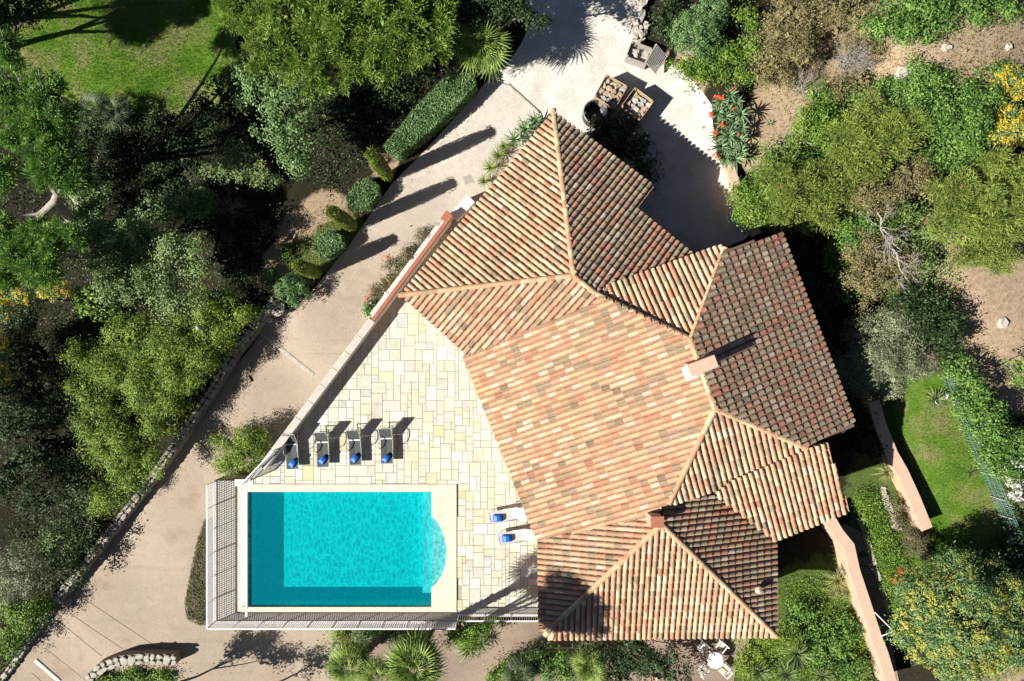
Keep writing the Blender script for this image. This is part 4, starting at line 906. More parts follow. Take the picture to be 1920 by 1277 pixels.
def cypress(label, top, base, h, r):
    g = G(*base); t_ = thing('cypress', g, label, 'cypress', 'clipped cypress columns beside the drive'); n = 5200
    z = rng.random(n) ** .8; rad = r * np.sqrt(np.clip(1 - ((z - .45) / .56) ** 4, 0, 1)); az = rng.uniform(0, 6.283, n); lum = 1 + .05 * np.sin(az * 4 + z * 9)
    tp = W(*top, g.z + h); ax0 = np.array([tp.x - g.x, tp.y - g.y]) * .0
    P = np.stack([g.x + rad * lum * np.cos(az) + ax0[0] * z, g.y + rad * lum * np.sin(az) + ax0[1] * z, g.z + .1 + z * h], -1); capn = 700; q = rng.normal(size=(capn, 2)) * r * .38; P = np.concatenate([P, np.stack([g.x + q[:, 0], g.y + q[:, 1], g.z + h + .06 - (q ** 2).sum(1) * .7], -1)])
    N = unit(np.concatenate([np.stack([np.cos(az), np.sin(az), .3 + 0 * az], -1), np.tile([0, 0, 1.0], (capn, 1))]) + rng.normal(size=P.shape) * .35); D = unit(np.cross(N, rng.normal(size=P.shape)) * .6 + np.array([0, 0, .8]))
    link('foliage', leafmesh('foliage', P + rng.normal(size=P.shape) * .02, D, N, .11, .035, LM['cypress']), None, t_)
    MB().lathe([(.001, .0), (r * .8, .15), (r * .88, h * .5), (r * .6, h * .88), (.001, h * .97)], g, 12).build('branches', MT['hedgecore'], t_); MB().tube([g - Vector((0, 0, .2)), g + Vector((0, 0, .5))], .07, 7).build('trunk', MT['bark'], t_); return t_
# ---------------------------------------------------------------- planting: left of the drive
tree('pine_tree', 'broad yellow green pine crown at the top edge beside the lawn', 'pine tree', 'pine_yellow', 4.2, [(480,30,55,45),(560,40,65,50),(640,60,70,60),(720,50,70,60),(790,60,60,55),(520,95,55,45),(600,120,70,45),(690,115,60,45),(750,100,55,40),(810,20,55,40),(640,-10,80,40),(440,0,40,35)], .2, base=(700,120), dens=1.0)
tree('pine_tree', 'blue green pine with lobed crown at the left edge above the forked trunk', 'pine tree', 'pine', 4.4, [(18,100,32,38),(22,175,30,38),(80,165,34,32),(95,215,50,42),(82,275,50,40),(92,315,52,32),(145,335,34,26),(35,250,30,30),(5,330,22,38),(60,215,40,35)], .2, base=(150,390), bark='palebark', dens=1.1)
tree('pine_tree', 'green pine crown below the forked trunk at the left edge', 'pine tree', 'pine', 4.2, [(15,440,35,30),(40,495,40,40),(85,490,42,46),(118,450,34,32),(70,440,34,28),(10,520,25,22)], .15, base=(165,480), bark='palebark', dens=1.1)
b = MB(); pts = [W(62,425,1.2), W(80,400,1.5), W(103,378,1.6), W(108,362,1.9), W(92,342,2.4)]; b.tube(pts, [.14,.16,.19,.2,.13], 8); b.tube([W(103,378,1.6), W(70,402,1.6), W(25,405,1.8)], [.12,.09,.05], 7); b.tube([W(103,378,1.6), W(140,420,-.5), W(160,450,-2.2)], [.2,.22,.26], 8)
b.tube([W(108,362,1.9), W(125,345,2.5)], [.12,.06], 7); b.tube([W(22,300,2), W(0,312,2)], .1, 6); tag(b.build('forked_trunk', MT['palebark'], None, True), 'bare grey forked trunk between the two left pine crowns', 'tree trunk')
tree('tree', 'ivy clad tree with small pale leaves under the pine', 'tree', 'ivy', 2.3, [(495,165,32,34),(545,165,46,30),(592,175,28,26),(548,212,52,42),(515,245,34,30),(552,275,38,32),(560,305,22,24),(470,150,26,24)], .12, dens=.95)
tree('shrub', 'patchy shrub with yellow and brown leaves left of the drive bank', 'shrub', 'greygreen', .0, [(440,295,36,26),(475,318,34,24),(415,315,26,20),(500,330,24,18)], .06, dens=.6)
tree('shrub', 'sparse ivy shrub among dry twigs in the dark thicket', 'shrub', 'ivy', -.4, [(365,370,30,26),(395,385,28,24),(350,395,20,24)], .06, dens=.7)
tree('tree', 'large grey green shrubby tree with reddish patches in the left thicket', 'tree', 'greygreen', 2.0, [(205,465,52,46),(275,448,58,38),(340,468,46,40),(225,528,48,44),(292,535,58,42),(335,568,38,28),(372,500,26,32),(190,430,30,26)], .14, dens=1.05)
tree('shrub', 'glossy dark shrub with larger leaves beside yellow mimosa', 'shrub', 'bright', -.6, [(165,555,28,22),(190,580,24,18)], .05, dens=.6, size=1.7)
tree('mimosa_tree', 'bright yellow mimosa below the left pine crown', 'mimosa', 'mimosa_leaf', 1.2, [(15,548,30,26),(40,552,18,14),(100,543,26,18),(0,580,18,22)], .06, blossom=('yellow_flower', .42, None), dens=.7)
tree('mimosa_tree', 'small yellow flowering mimosa at the far left edge', 'mimosa', 'mimosa_leaf', .6, [(5,650,15,24),(6,700,13,20)], .05, blossom=('yellow_flower', .5, None), dens=.7)
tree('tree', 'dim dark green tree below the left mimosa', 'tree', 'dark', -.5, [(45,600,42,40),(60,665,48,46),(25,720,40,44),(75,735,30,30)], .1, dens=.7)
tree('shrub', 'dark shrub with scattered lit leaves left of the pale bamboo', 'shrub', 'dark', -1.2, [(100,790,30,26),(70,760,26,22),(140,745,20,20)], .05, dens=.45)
tree('bamboo_clump', 'large yellow green feathery clump overhanging the stone wall', 'bamboo', 'bamboo', .1, [(262,630,52,38),(310,660,58,42),(168,680,46,34),(212,692,50,38),(290,718,54,42),(350,690,40,38),(165,742,36,30),(202,798,46,42),(232,848,46,36),(300,780,36,34),(332,738,40,46),(182,838,26,28),(255,870,50,36),(340,620,30,26)], .09, dens=.9, base=(330,690))
tree('bamboo_clump', 'smaller feathery yellow green clump nearest the round stone disc', 'bamboo', 'bamboo', .1, [(408,582,36,42),(448,592,24,18),(402,640,36,38),(386,668,28,22)], .07, dens=.9, base=(440,600))
tree('bamboo_clump', 'small round yellow green tuft beside the stone wall, below the big clump', 'bamboo', 'bamboo', -.9, [(202,922,28,32),(185,950,14,14)], .05, dens=1.1)
for k, (lab, kd, z, ls, dn) in enumerate([
 ('dark leafy shrub lit at its top, left of the wall near the tuft', 'dark', -1.6, [(78,940,42,32),(120,905,30,24),(130,965,26,22)], .6),
 ('dark shrub in the lower left thicket with pale leaf tips', 'greygreen', -1.9, [(112,1008,40,24),(85,1030,24,18)], .7),
 ('grey olive toned bush at the lower left edge', 'olive', -1.4, [(42,1058,36,46),(25,1100,30,34),(60,1090,28,28)], .8),
 ('green bush touching the lower end of the stone wall', 'bright', -1.8, [(62,1145,34,34),(30,1165,34,34),(15,1210,30,40),(85,1135,18,22)], .7),
 ('deep green bush at the left edge below the dim tree', 'dark', -1.8, [(40,860,44,40),(90,850,28,24),(20,910,32,32)], .5)]):
    tree('shrub', lab, 'shrub', kd, z, ls, .05, dens=dn)
tree('shrub', 'blue green shrub shaded by the left pine', 'shrub', 'dark', -.2, [(150,295,34,44),(170,255,24,28),(165,345,24,26)], .06, dens=.6)
tree('tree', 'dark tree filling the top left corner', 'tree', 'dark', 2.0, [(30,20,55,40),(90,-10,50,28),(10,70,30,24)], .15, dens=.9, base=(10,90))
tree('pine_tree', 'tall pine off the left edge shading the lawn', 'pine tree', 'pine', 5.2, [(-230,10,90,60),(-210,-60,80,50),(-300,60,70,50)], .2, dens=.9, base=(-120,60))
tree('tree', 'tree off the upper left corner shading the lawn top', 'tree', 'broad', 4.0, [(-90,-50,60,40),(-10,-90,60,40)], .15, dens=.8, base=(-30,-30))
palm('dark fan palm at the lawn edge, left of its twin', (185,225), (178,206), -.6, 16, 1.0, 'palm_dark', seed=1)
palm('dark fan palm at the lawn edge, right of its twin', (225,225), (216,210), -.6, 16, 1.0, 'palm_dark', seed=2)
rr = random.Random(9); 
for lab, px, h, n, mt in [('tangle of bare dry twigs in the left thicket', (440,400), 1.0, 9, 'drytwig'), ('bare twigs leaning out over the drive bank', (380,345), .9, 6, 'drytwig')]:
    g = G(*px); b = MB()
    for _ in range(n): twigs(b, g, Vector((rr.gauss(0, .6), rr.gauss(0, .6), 1)).normalized(), h * rr.uniform(.5, .8), .022, 3, rr)
    tag(b.build('dry_twigs', MT[mt]), lab, 'twigs')
scatter('undergrowth', [(0,200),(250,215),(460,200),(480,420),(560,380),(470,560),(300,640),(120,660),(0,760)], 1300, 'dark', .7, 'dark ivy undergrowth beneath the left trees', 'undergrowth', per=9)
scatter('undergrowth', [(0,760),(120,700),(170,860),(230,900),(90,1120),(0,1250)], 700, 'dark', .8, 'dark undergrowth below the stone wall', 'undergrowth', per=9)
scatter('undergrowth', [(600,150),(850,130),(740,260),(690,300),(620,360),(560,330)], 450, 'dark', .4, 'dark ground ivy behind the clipped hedge', 'undergrowth', per=8)
scatter('leaf_litter', [(470,560),(560,420),(620,380),(700,330),(640,460),(560,560),(500,580)], 800, 'brownshrub', .05, 'dry leaves on the planted bank', 'leaves', per=4)
# the planted bank beside the drive
hedge('long clipped green hedge between pine and drive', [(720,272),(728,286),(748,290),(800,250),(850,205),(892,160),(890,142),(858,130),(838,138),(780,200)], 1.1)
cypress('clipped cypress column at the lower end of the long hedge', (698,290), (729,332), 4.2, .31)
cypress('clipped cypress column between the two square shrubs', (615,385), (662,425), 4.1, .31)
cypress('clipped cypress column nearest the round stone disc', (556,478), (596,512), 3.4, .31)
hedge('clipped square shrub below the topmost cypress', [(648,372),(660,390),(690,388),(710,366),(708,345),(690,335),(668,340)], .9, name='clipped_shrub', cat='shrub')
hedge('clipped square shrub below the middle cypress', [(588,462),(598,482),(620,480),(645,462),(640,442),(618,432),(600,440)], .9, name='clipped_shrub', cat='shrub')
shrub('clipped_shrub', 'large round clipped shrub beside the round stone disc', 'clip', [(550,545,33,33)], 1.4, dens=1.0)
shrub('clipped_shrub', 'small round shrub left of the lowest cypress', 'clip', [(506,517,18,16)], .7)
shrub('weed_plant', 'weedy green plant on the bank behind the lowest cypress', 'bright', [(538,468,14,20)], .5, 'weed', dens=.5)
palm('bushy fan palm beside the upper end of the hedge', (915,135), (903,88), 2.6, 38, 1.4, 'palm', seed=3)
tree('tree', 'dark tree at the top edge shading the gravel yard', 'tree', 'dark', 3.6, [(900,0,50,34),(950,5,50,30),(985,30,34,28),(870,30,28,24)], .12, dens=.8)
tree('tree', 'tree beyond the top edge shading the gravel', 'tree', 'broad', 5.0, [(870,-110,80,50),(960,-100,70,50),(1020,-60,50,34)], .12, dens=.7)
# beside the house and pool
yucca('strappy dark plants under the north roof corner', [(985,243,30),(965,262,26),(1005,228,24)], 'aloe', .8, .09, 26, 'plant', 'strap_plant', 'strap leaved plants by the house', (1.3, -.1), .3)
yucca('feathery yellow green plants along the north eave', [(935,292,26),(920,315,26),(908,340,20),(945,275,20)], 'palm', .8, .035, 60, 'plant', 'strap_plant', 'strap leaved plants by the house', (1.4, 0), .3)
tree('tree', 'dark tree in the roof shadow beside the black tank', 'tree', 'dark', .4, [(1150,250,44,34),(1185,285,40,36),(1130,275,30,30),(1205,320,24,26)], .08, dens=.9)
shrub('flower_bed', 'grey green flowering border along the planter ledge', 'heather', [(800,445,22,16),(775,470,24,18),(752,497,24,20),(730,525,22,18),(712,550,18,18),(697,572,13,14)], .5, 'plants', dens=1.2)
b = thing('red_flowers', G(726,483,.7), 'few red flowers above the planter border', 'flowers'); tag(link('petals', foliage([(*G(727,482,.75), .05, .05, .04), (*G(688,558,.7), .05, .04, .04), (*G(700,548,.6), .04, .04, .03)], 'clip', 'petals', 14, core=False, m=LM['red_flower'], per=.3), None, b), kind='stuff')
shrub('round_shrub', 'round green shrub beside the slanting white railing', 'bamboo', [(455,842,46,42),(475,822,26,22),(435,865,26,22)], 1.5, dens=1.0)
hedge('brownish heather hedge below the pool walkway', [(384,975),(372,1005),(360,1060),(346,1130),(350,1160),(372,1172),(395,1172),(395,975)], .6, 'heather')
shrub('hedge', 'low dark hedge under the pool railing, left of the palm trunk', 'clip', [(690,1187,44,16),(735,1190,40,16)], .9, 'hedge', dens=.8)
shrub('shrub', 'yellow green shrub under the pool railing beside the low hedge', 'bamboo', [(650,1186,22,14),(632,1188,14,10)], .9, dens=.9)
palm('tall fan palm with leaning trunk, left of the pair below the pool', (744,1172), (656,1244), -.1, 34, 1.2, seed=5)
palm('tall fan palm, right of the pair below the pool', (815,1160), (778,1244), 4.4, 48, 1.3, seed=6)
palm('third fan palm crown squeezed between the tall pair', (770,1192), (712,1266), 1.6, 26, 1.0, seed=16)
tree('tree', 'leafy green shrub below the short white railing', 'shrub', 'bright', -1.0, [(880,1178,42,26),(905,1165,28,18),(855,1190,26,22)], .06, dens=.9)
yucca('yellow green strappy clump below the short railing', [(880,1215,42),(860,1200,30),(905,1205,30)], 'yucca', .9, .045, 60, 'plant', 'strap_plant', 'strap leaved plants by the path', (1.4, -.1), .4, .45)
for k, (lab, kd, ls, h) in enumerate([('dark leafy bush at the bottom edge, left of the bright fan palm', 'broad', [(1035,1240,44,32),(1000,1255,34,26),(1065,1260,30,26)], 1.3),
  ('green bush at the bottom edge below the strappy clump', 'bright', [(955,1252,34,24),(925,1270,28,18)], 1.2), ('dark bush under the south eave', 'dark', [(1150,1225,50,22),(1200,1245,40,26),(1160,1265,40,22)], 1.0),
  ('olive green bush beside the garden table', 'bamboo', [(1420,1212,46,30),(1460,1195,34,24),(1400,1240,30,24)], 1.2), ('weedy shrub below the olive green bush', 'broad', [(1500,1185,40,28),(1540,1215,44,34),(1580,1180,36,30),(1590,1240,36,34),(1520,1150,30,20)], .7)]):
    shrub('shrub', lab, kd, ls, h, dens=.8)
palm('light green fan palm at the bottom edge, under the south roof', (1095,1222), (1105,1245), -.6, 30, 1.0, seed=7)
palm('dark fan palm at the bottom edge beside the dark bush', (965,1235), (975,1262), -.8, 22, .9, 'palm_dark', seed=8)
yucca('spiky yuccas at the bottom edge right of the garden table', [(1492,1225,38),(1420,1258,32),(1472,1262,34),(1540,1268,30)], n=60, w=.04, h=.75)
scatter('ground_cover', [(1455,1085),(1590,1090),(1640,1230),(1650,1300),(1380,1300),(1440,1215),(1500,1180)], 1500, 'bright', .25, 'green ground cover in the south east bed', 'ground cover', per=10, size=.8)
scatter('ground_cover', [(1600,925),(1640,920),(1665,1000),(1700,1090),(1690,1170),(1655,1090),(1625,990)], 900, 'bright', .4, 'creeping green plants between the two pink walls', 'ground cover', per=12, size=.8)
yucca('tuft of tall pale grass beside the long pink wall', [(1570,1088,34),(1588,1108,26),(1562,1110,22)], 'drygrass', .8, .03, 90, 'grass', 'grass_tuft', 'ornamental grass tufts', (1.4, .1), .2, .5)
yucca('tuft of tall pale grass leaning over the lawn wall', [(1662,885,28),(1668,868,20)], 'drygrass', .8, .03, 90, 'grass', 'grass_tuft', 'ornamental grass tufts', (1.4, .1), .3, .5)
shrub('shrub', 'small blue green shrub beside the kink of the long wall', 'olive', [(1584,1060,15,16)], .6); shrub('shrub', 'purple brown shrub between the walls near the lawn wall end', 'heather', [(1690,945,18,18),(1715,1005,28,30),(1725,1030,20,20),(1685,975,14,20)], .6, dens=1.1)
b = thing('red_flowers', G(1690,1082,.5), 'three red flowers beside the bottom right mimosa', 'flowers'); tag(link('petals', foliage([(*G(x, y, .55), .05, .05, .04) for x, y in ((1676,1088),(1693,1090),(1691,1072))], 'clip', 'petals', 20, core=False, m=LM['red_flower'], per=.4), None, b), kind='stuff')
# right hand side
tree('mimosa_tree', 'large round mimosa dotted with pale yellow blossom, bottom right', 'mimosa', 'mimosa_leaf', 2.6, [(1790,1150,80,75),(1730,1110,48,42),(1860,1110,55,50),(1880,1180,50,55),(1730,1190,50,50),(1800,1230,65,45),(1720,1150,40,40),(1800,1080,50,40),(1870,1230,45,40)], .14, blossom=('pale_flower', .26, None), dens=1.1, base=(1780,1100))
shrub('shrub', 'white flowering shrub at the right edge', 'olive', [(1900,895,24,30),(1905,930,20,18)], 1.2); 
b = thing('white_flowers', G(1900,900,1.2), 'white blossom covering the shrub at the right edge', 'flowers'); tag(link('petals', foliage([(*G(1902,885,1.1), .6, .7, .4), (*G(1905,925,1.0), .5, .4, .3)], 'clip', 'petals', .22, core=False, m=LM['white_flower'], per=.6, size=1.4), None, b), kind='stuff')
tree('shrub', 'long leafy hedge bank outside the green net fence', 'hedge', 'broad', 1.9, [(1785,690,26,34),(1808,735,30,36),(1835,775,36,36),(1868,815,38,36),(1890,860,32,30),(1850,850,22,24),(1915,830,26,30)], .06, dens=1.0)
tree('olive_tree', 'silvery round olive tree beside the east roof', 'olive tree', 'olive', 2.2, [(1630,640,48,46),(1680,620,42,36),(1620,690,44,44),(1670,690,50,46),(1715,675,34,30),(1650,715,44,30),(1735,690,18,14)], .13, dens=1.1, base=(1640,660))
tree('tree', 'dark green tree behind the olive', 'tree', 'dark', 2.4, [(1735,600,40,38),(1760,640,36,40),(1715,580,30,30),(1690,555,24,24),(1770,600,26,26)], .1, dens=.9)
shrub('shrub', 'bright green leaves between olive and brown shrub', 'bright', [(1685,545,22,24),(1672,520,16,16)], 1.2)
tree('tree', 'mixed brown and green shrubby tree beside the east roof shadow', 'tree', 'brownshrub', 2.4, [(1610,480,36,40),(1640,510,40,34),(1620,540,30,26),(1660,475,34,34),(1690,500,34,34)], .08, dens=.75)
tree('tree', 'green shrub column along the edge of the east roof shadow', 'tree', 'broad', 1.8, [(1565,440,32,34),(1578,485,28,32),(1590,530,20,24),(1548,410,26,24)], .06, dens=.9)
b = MB(); rr = random.Random(5)
for a, c, z in [((1640,390),(1662,450),3.0), ((1662,450),(1705,530),3.1), ((1655,430),(1690,470),3.2)]: b.tube([W(*a, z), W((a[0]*2+c[0])/3+5, (a[1]*2+c[1])/3, z + .1), W((a[0]+2*c[0])/3-4, (a[1]+2*c[1])/3, z + .05), W(*c, z)], [.04,.035,.03,.015], 6)
for a in ((1662,450),(1675,480),(1690,505),(1650,425)):
    for _ in range(4): twigs(b, W(*a, 3.1), Vector((rr.gauss(.2, .7), rr.gauss(-.3, .6), .25)).normalized(), .5, .018, 3, rr)
tag(b.build('dead_branches', MT['deadwood']), 'bare pale dead branches reaching out of the brown shrub', 'branches')
big = [
 ('large feathery yellow green tree at the right edge', 'oliveyellow', 3.4, [(1850,390,70,60),(1800,370,50,46),(1880,330,50,46),(1900,430,44,44),(1820,450,56,40),(1860,480,46,26),(1780,420,36,34),(1905,370,34,44)], .14, 1.05),
 ('olive yellow tree with brown patches in the right woodland centre', 'oliveyellow', 2.8, [(1625,220,40,38),(1660,260,48,44),(1610,275,48,42),(1650,300,46,36),(1690,240,36,34),(1600,240,30,30)], .12, 1.05),
 ('broad olive green tree right of the shaded gravel yard', 'oliveyellow', 2.4, [(1470,340,50,40),(1520,360,52,46),(1480,385,46,40),(1560,345,44,38),(1530,410,40,34),(1590,390,34,34)], .12, 1.0),
 ('bright green bush at the corner of the shaded yard', 'bright', 1.6, [(1400,362,30,34),(1415,390,30,30),(1435,410,26,26),(1440,350,26,26)], .07, 1.0),
 ('dense green tree at upper right beside yellow mimosa', 'broad', 2.6, [(1730,160,46,40),(1770,190,52,46),(1800,230,46,44),(1740,210,44,38),(1820,180,38,34),(1790,260,36,34),(1700,190,30,28)], .12, 1.05),
 ('round deep green bush left of the olive yellow tree', 'bright', 1.9, [(1530,230,36,32),(1515,250,28,28),(1550,215,26,24),(1545,255,28,26)], .07, .9),
 ('green tree at the top edge right of the dead bush', 'broad', 3.0, [(1690,30,56,36),(1740,20,50,34),(1660,50,36,30),(1715,60,46,24),(1790,10,36,28)], .12, 1.0),
 ('grey brown shrubby tree at the top edge left of the dead bush', 'brownshrub', 2.0, [(1480,30,44,36),(1520,20,40,30),(1470,75,40,34),(1500,110,30,24),(1440,110,24,26),(1570,10,40,26),(1610,40,34,30)], .09, .8),
 ('brownish tree between the two yellow trees', 'brownshrub', 2.6, [(1700,330,42,32),(1740,350,34,30),(1670,370,40,32),(1620,360,34,28)], .09, .8),
 ('green tree with sparse leaves in the middle of the right woodland', 'broad', 2.2, [(1640,410,34,30),(1690,410,34,30),(1600,430,26,24),(1745,300,30,24)], .08, .7),
 ('yellow blooming mimosa at the right edge, upper of two', 'mimosa_leaf', 2.4, [(1888,150,26,24),(1915,165,20,22)], .05, .6),
 ('yellow blooming mimosa at the right edge, lower of two', 'mimosa_leaf', 2.4, [(1888,225,26,24),(1880,255,22,18),(1912,250,18,18)], .05, .6),
 ('dark shrub between mimosas and large yellow green tree', 'brownshrub', 2.0, [(1880,290,34,20),(1910,300,20,20)], .05, .6),
 ('small green tree at the right edge below the sandy clearing', 'broad', 2.2, [(1910,690,20,22)], .04, .9)]
for i, (lab, kd, z, ls, r, dn) in enumerate(big):
    mim = 'mimosa' in lab and kd == 'mimosa_leaf'
    tree('mimosa_tree' if mim else 'tree', lab, 'mimosa' if mim else 'tree', kd, z, ls, r, dens=dn, blossom=('yellow_flower', .6, None) if mim else None)
shrub('clipped_shrub', 'dark rounded clipped shrub, larger of two beside the crates', 'clip', [(1305,62,48,46)], 1.8, dens=1.2); shrub('clipped_shrub', 'dark rounded clipped shrub at the top edge, smaller of two', 'clip', [(1337,18,32,36)], 1.8, dens=1.2)
shrub('vine', 'bright green creeper edging the gravel below the clipped shrubs', 'bright', [(1290,120,34,22),(1330,125,40,28),(1370,110,28,30),(1310,140,28,18),(1345,95,22,18),(1390,140,22,22)], .8, 'creeper', dens=.9)
shrub('vine', 'green creeper column at the top edge right of the clipped shrubs', 'bright', [(1395,30,18,34),(1405,85,18,30)], 1.2, 'creeper', dens=.8)
g = G(1580,130); b = MB(); rr = random.Random(12)
for _ in range(16): twigs(b, g, Vector((rr.gauss(-.15, .45), rr.gauss(.25, .45), 1)).normalized(), rr.uniform(.55, .8), .028, 4, rr)
tag(b.build('dead_bush', MT['deadwood']), 'pale grey leafless dead bush in the upper right woodland', 'dead bush')
g = G(1500,170); b = MB()
for _ in range(8): twigs(b, g, Vector((rr.gauss(0, .5), rr.gauss(0, .5), 1)).normalized(), .5, .02, 3, rr)
tag(b.build('dry_twigs', MT['deadwood']), 'smaller pale twiggy bush below the dead bush', 'twigs')
yucca('small yellow green spiky plant above the aloes', [(1442,150,18)], 'yucca', .5, .04, 30); yucca('dark spiky yucca on the right lawn beside the net fence', [(1752,748,28)], 'yucca', .7, .05, 50); yucca('small spiky plant on the lawn edge further along the net fence', [(1818,885,18)], 'yucca', .6, .045, 34)
yucca('small pale rosette on bare soil right of the aloes', [(1442,232,11)], 'aloe', .4, .06, 14)
scatter('ground_cover', [(1420,0),(1920,0),(1920,320),(1500,330),(1440,180)], 1500, 'brownshrub', .3, 'dry scrub on the sandy slope', 'scrub', per=6)
scatter('ground_cover', [(1500,430),(1760,440),(1800,720),(1700,600),(1600,560)], 900, 'broad', .5, 'scrub at the edge of the house shadow', 'scrub', per=8)
# aloes with red flowers
al = thing('aloe_clump', G(1360,240), 'clump of aloes with red flower heads beside the gravel yard', 'aloe'); rr = random.Random(2)
AM = [rosette_mesh(24, .5, .075, (1.3, -.05), LM['aloe'], .2) for _ in range(4)]
sp_ = [(1368,178),(1350,190),(1380,192),(1345,212),(1365,208),(1388,215),(1352,232),(1375,232),(1390,240),(1345,255),(1365,255),(1385,262),(1350,275),(1372,280),(1388,285),(1358,298),(1378,300),(1360,220),(1370,245)]
for x, y in sp_:
    g = G(x, y, rr.uniform(.5, .9)); o = link('rosette', rr.choice(AM), None, al); o.matrix_basis = Matrix.Translation(g) @ Matrix.Rotation(rr.uniform(0, 6), 4, 'Z') @ Matrix.Scale(rr.uniform(.95, 1.3), 4); MB().tube([(g.x, g.y, gz(g.x, g.y) - .1), g], .05, 5).build('stem', MT['bark'], al)
for k in range(30):
    x, y = (rr.choice([(1342,183),(1352,182),(1325,190),(1375,168),(1334,215),(1318,238),(1322,248),(1342,250),(1356,235),(1330,278),(1340,290),(1345,295),(1326,286),(1374,202),(1358,233),(1385,255),(1372,268),(1378,302)])); g = G(x + rr.uniform(-4, 4), y + rr.uniform(-4, 4), 1.05)
    f = MB().lathe([(.012, -.35), (.014, -.1), (.055, -.08), (.05, .02), (.018, .13), (.001, .15)], g, 7); f.build('flower_spike', MT['aloe_red'] if 'aloe_red' in MT else MT.setdefault('aloe_red', plain('aloe_flower', (.55, .08, .03), .6)), al)
# lawns: blades standing in them
blades('grass', [(20,0),(440,0),(430,110),(330,210),(160,200),(60,140)], 26000, .13, LM['grass'], 'short grass blades of the upper lawn'); blades('grass', LAWN2, 16000, .1, LM['grass'], 'short grass blades of the right lawn')

for lab, kd, z, ls, dn in [('dark shrubs added to fill the black shade beside the east eave', 'dark', .6, [(1540,560,30,40),(1570,640,30,40),(1590,710,24,34),(1520,480,26,34)], .8), ('dark shaded bush below the olive tree', 'dark', .6, [(1615,780,24,30),(1640,850,20,30),(1620,830,22,30)], .8),  # eave shrubs are added, near-black leaves standing in for deep shade
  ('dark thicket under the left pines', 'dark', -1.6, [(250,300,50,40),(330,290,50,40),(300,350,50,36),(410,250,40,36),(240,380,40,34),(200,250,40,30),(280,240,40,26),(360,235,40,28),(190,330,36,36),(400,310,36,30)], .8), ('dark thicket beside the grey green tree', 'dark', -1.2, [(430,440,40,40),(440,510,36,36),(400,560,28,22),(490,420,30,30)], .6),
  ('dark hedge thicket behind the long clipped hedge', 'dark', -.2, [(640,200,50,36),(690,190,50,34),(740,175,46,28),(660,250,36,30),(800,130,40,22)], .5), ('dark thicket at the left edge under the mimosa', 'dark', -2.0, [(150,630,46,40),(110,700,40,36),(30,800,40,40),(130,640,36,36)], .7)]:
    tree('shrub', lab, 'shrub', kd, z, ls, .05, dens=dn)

tree('pine_tree', 'tall pine beyond the bottom edge shading the south roof corner', 'pine tree', 'pine', 8.6, [(715,1390,80,60),(745,1420,70,50),(700,1360,44,30,-.8),(690,1420,60,50)], .12, dens=.7, base=(770,1195))
for lab, kd, z, ls, dn in [
  ('brown scrub above the aloes on the right slope', 'brownshrub', 1.2, [(1440,60,26,30),(1428,140,20,24),(1455,120,24,22),(1470,150,26,20)], .8),
  ('mixed scrub around the pale dead bush', 'brownshrub', 1.6, [(1550,50,36,30),(1600,90,30,30),(1610,150,32,26),(1560,165,30,22),(1640,90,26,22)], .75),
  ('dark green scrub below the dead bush', 'broad', 1.5, [(1590,180,30,22),(1560,190,26,18),(1530,180,24,20),(1660,165,26,22)], .8),
  ('green bushes between the round bush and the yard wall', 'broad', 1.4, [(1450,300,30,26),(1490,290,32,26),(1540,300,36,26),(1580,310,30,24),(1430,330,26,22)], .9),
  ('green scrub right of the dense tree', 'broad', 2.2, [(1850,200,28,30),(1840,260,30,28),(1760,300,40,26),(1810,310,36,24),(1850,130,28,24)], .85),
  ('brown green scrub behind the dead branches', 'greygreen', 2.0, [(1720,430,30,36),(1700,470,34,34),(1735,490,24,28),(1730,540,24,28),(1600,380,30,26)], .85),
  ('leafy scrub at the top right edge', 'broad', 2.8, [(1850,10,36,20),(1900,15,30,22),(1830,30,26,18)], .8),
  ('green thicket along the lower lawn edge at the right', 'dark', 1.2, [(1890,1040,40,30),(1850,1050,34,24),(1910,990,24,30)], .8),
  ('dark bushes added to darken the path at the bottom edge', 'dark', -.3, [(1190,1215,46,20),(1240,1240,40,26),(1120,1215,34,18),(1260,1265,34,20),(1010,1215,20,12)], .7),  # bushes added and raised to darken the path and cast shade
  ('leafy green bush filling the gap left of the ivy tree', 'dark', .2, [(420,170,36,30),(450,205,34,30),(390,200,30,24)], .8),
  ('dark ivy mass between the grey green tree and pine', 'ivy', -.4, [(160,400,34,30),(180,380,30,26),(300,400,40,28),(250,420,30,20)], .55),
  ('dark shrub between the loose stones and clipped shrubs', 'dark', .4, [(1256,25,24,30),(1268,70,20,24),(1245,60,14,16)], .9),
  ('dark leafy mass below the big feathery clump', 'dark', -1.4, [(150,880,34,34),(160,940,30,30),(130,1060,30,34),(170,1010,24,24)], .8)]:
    tree('shrub', lab, 'shrub', kd, z, ls, .05, dens=dn)

scatter('fallen_leaves', [(515,575),(535,580),(330,860),(120,1140),(95,1130),(300,870)], 260, 'brownshrub', .03, 'dry leaves drifted along the foot of the stone wall', 'leaves', per=3, size=.8)
scatter('fallen_leaves', [(590,530),(700,390),(800,290),(905,165),(915,175),(820,290),(720,390),(610,545)], 200, 'brownshrub', .03, 'dry leaves along the upper drive edge', 'leaves', per=3, size=.8)

for lab, ls in [('tall tree off the left edge, upper one, shading the thicket', [(-210,800,90,70),(-250,740,70,60)]), ('tall tree off the left edge, lower one, shading the thicket', [(-220,980,80,70),(-250,930,60,60)])]:
    tree('tree', lab, 'tree', 'broad', 3.2, ls, .15, dens=.9)
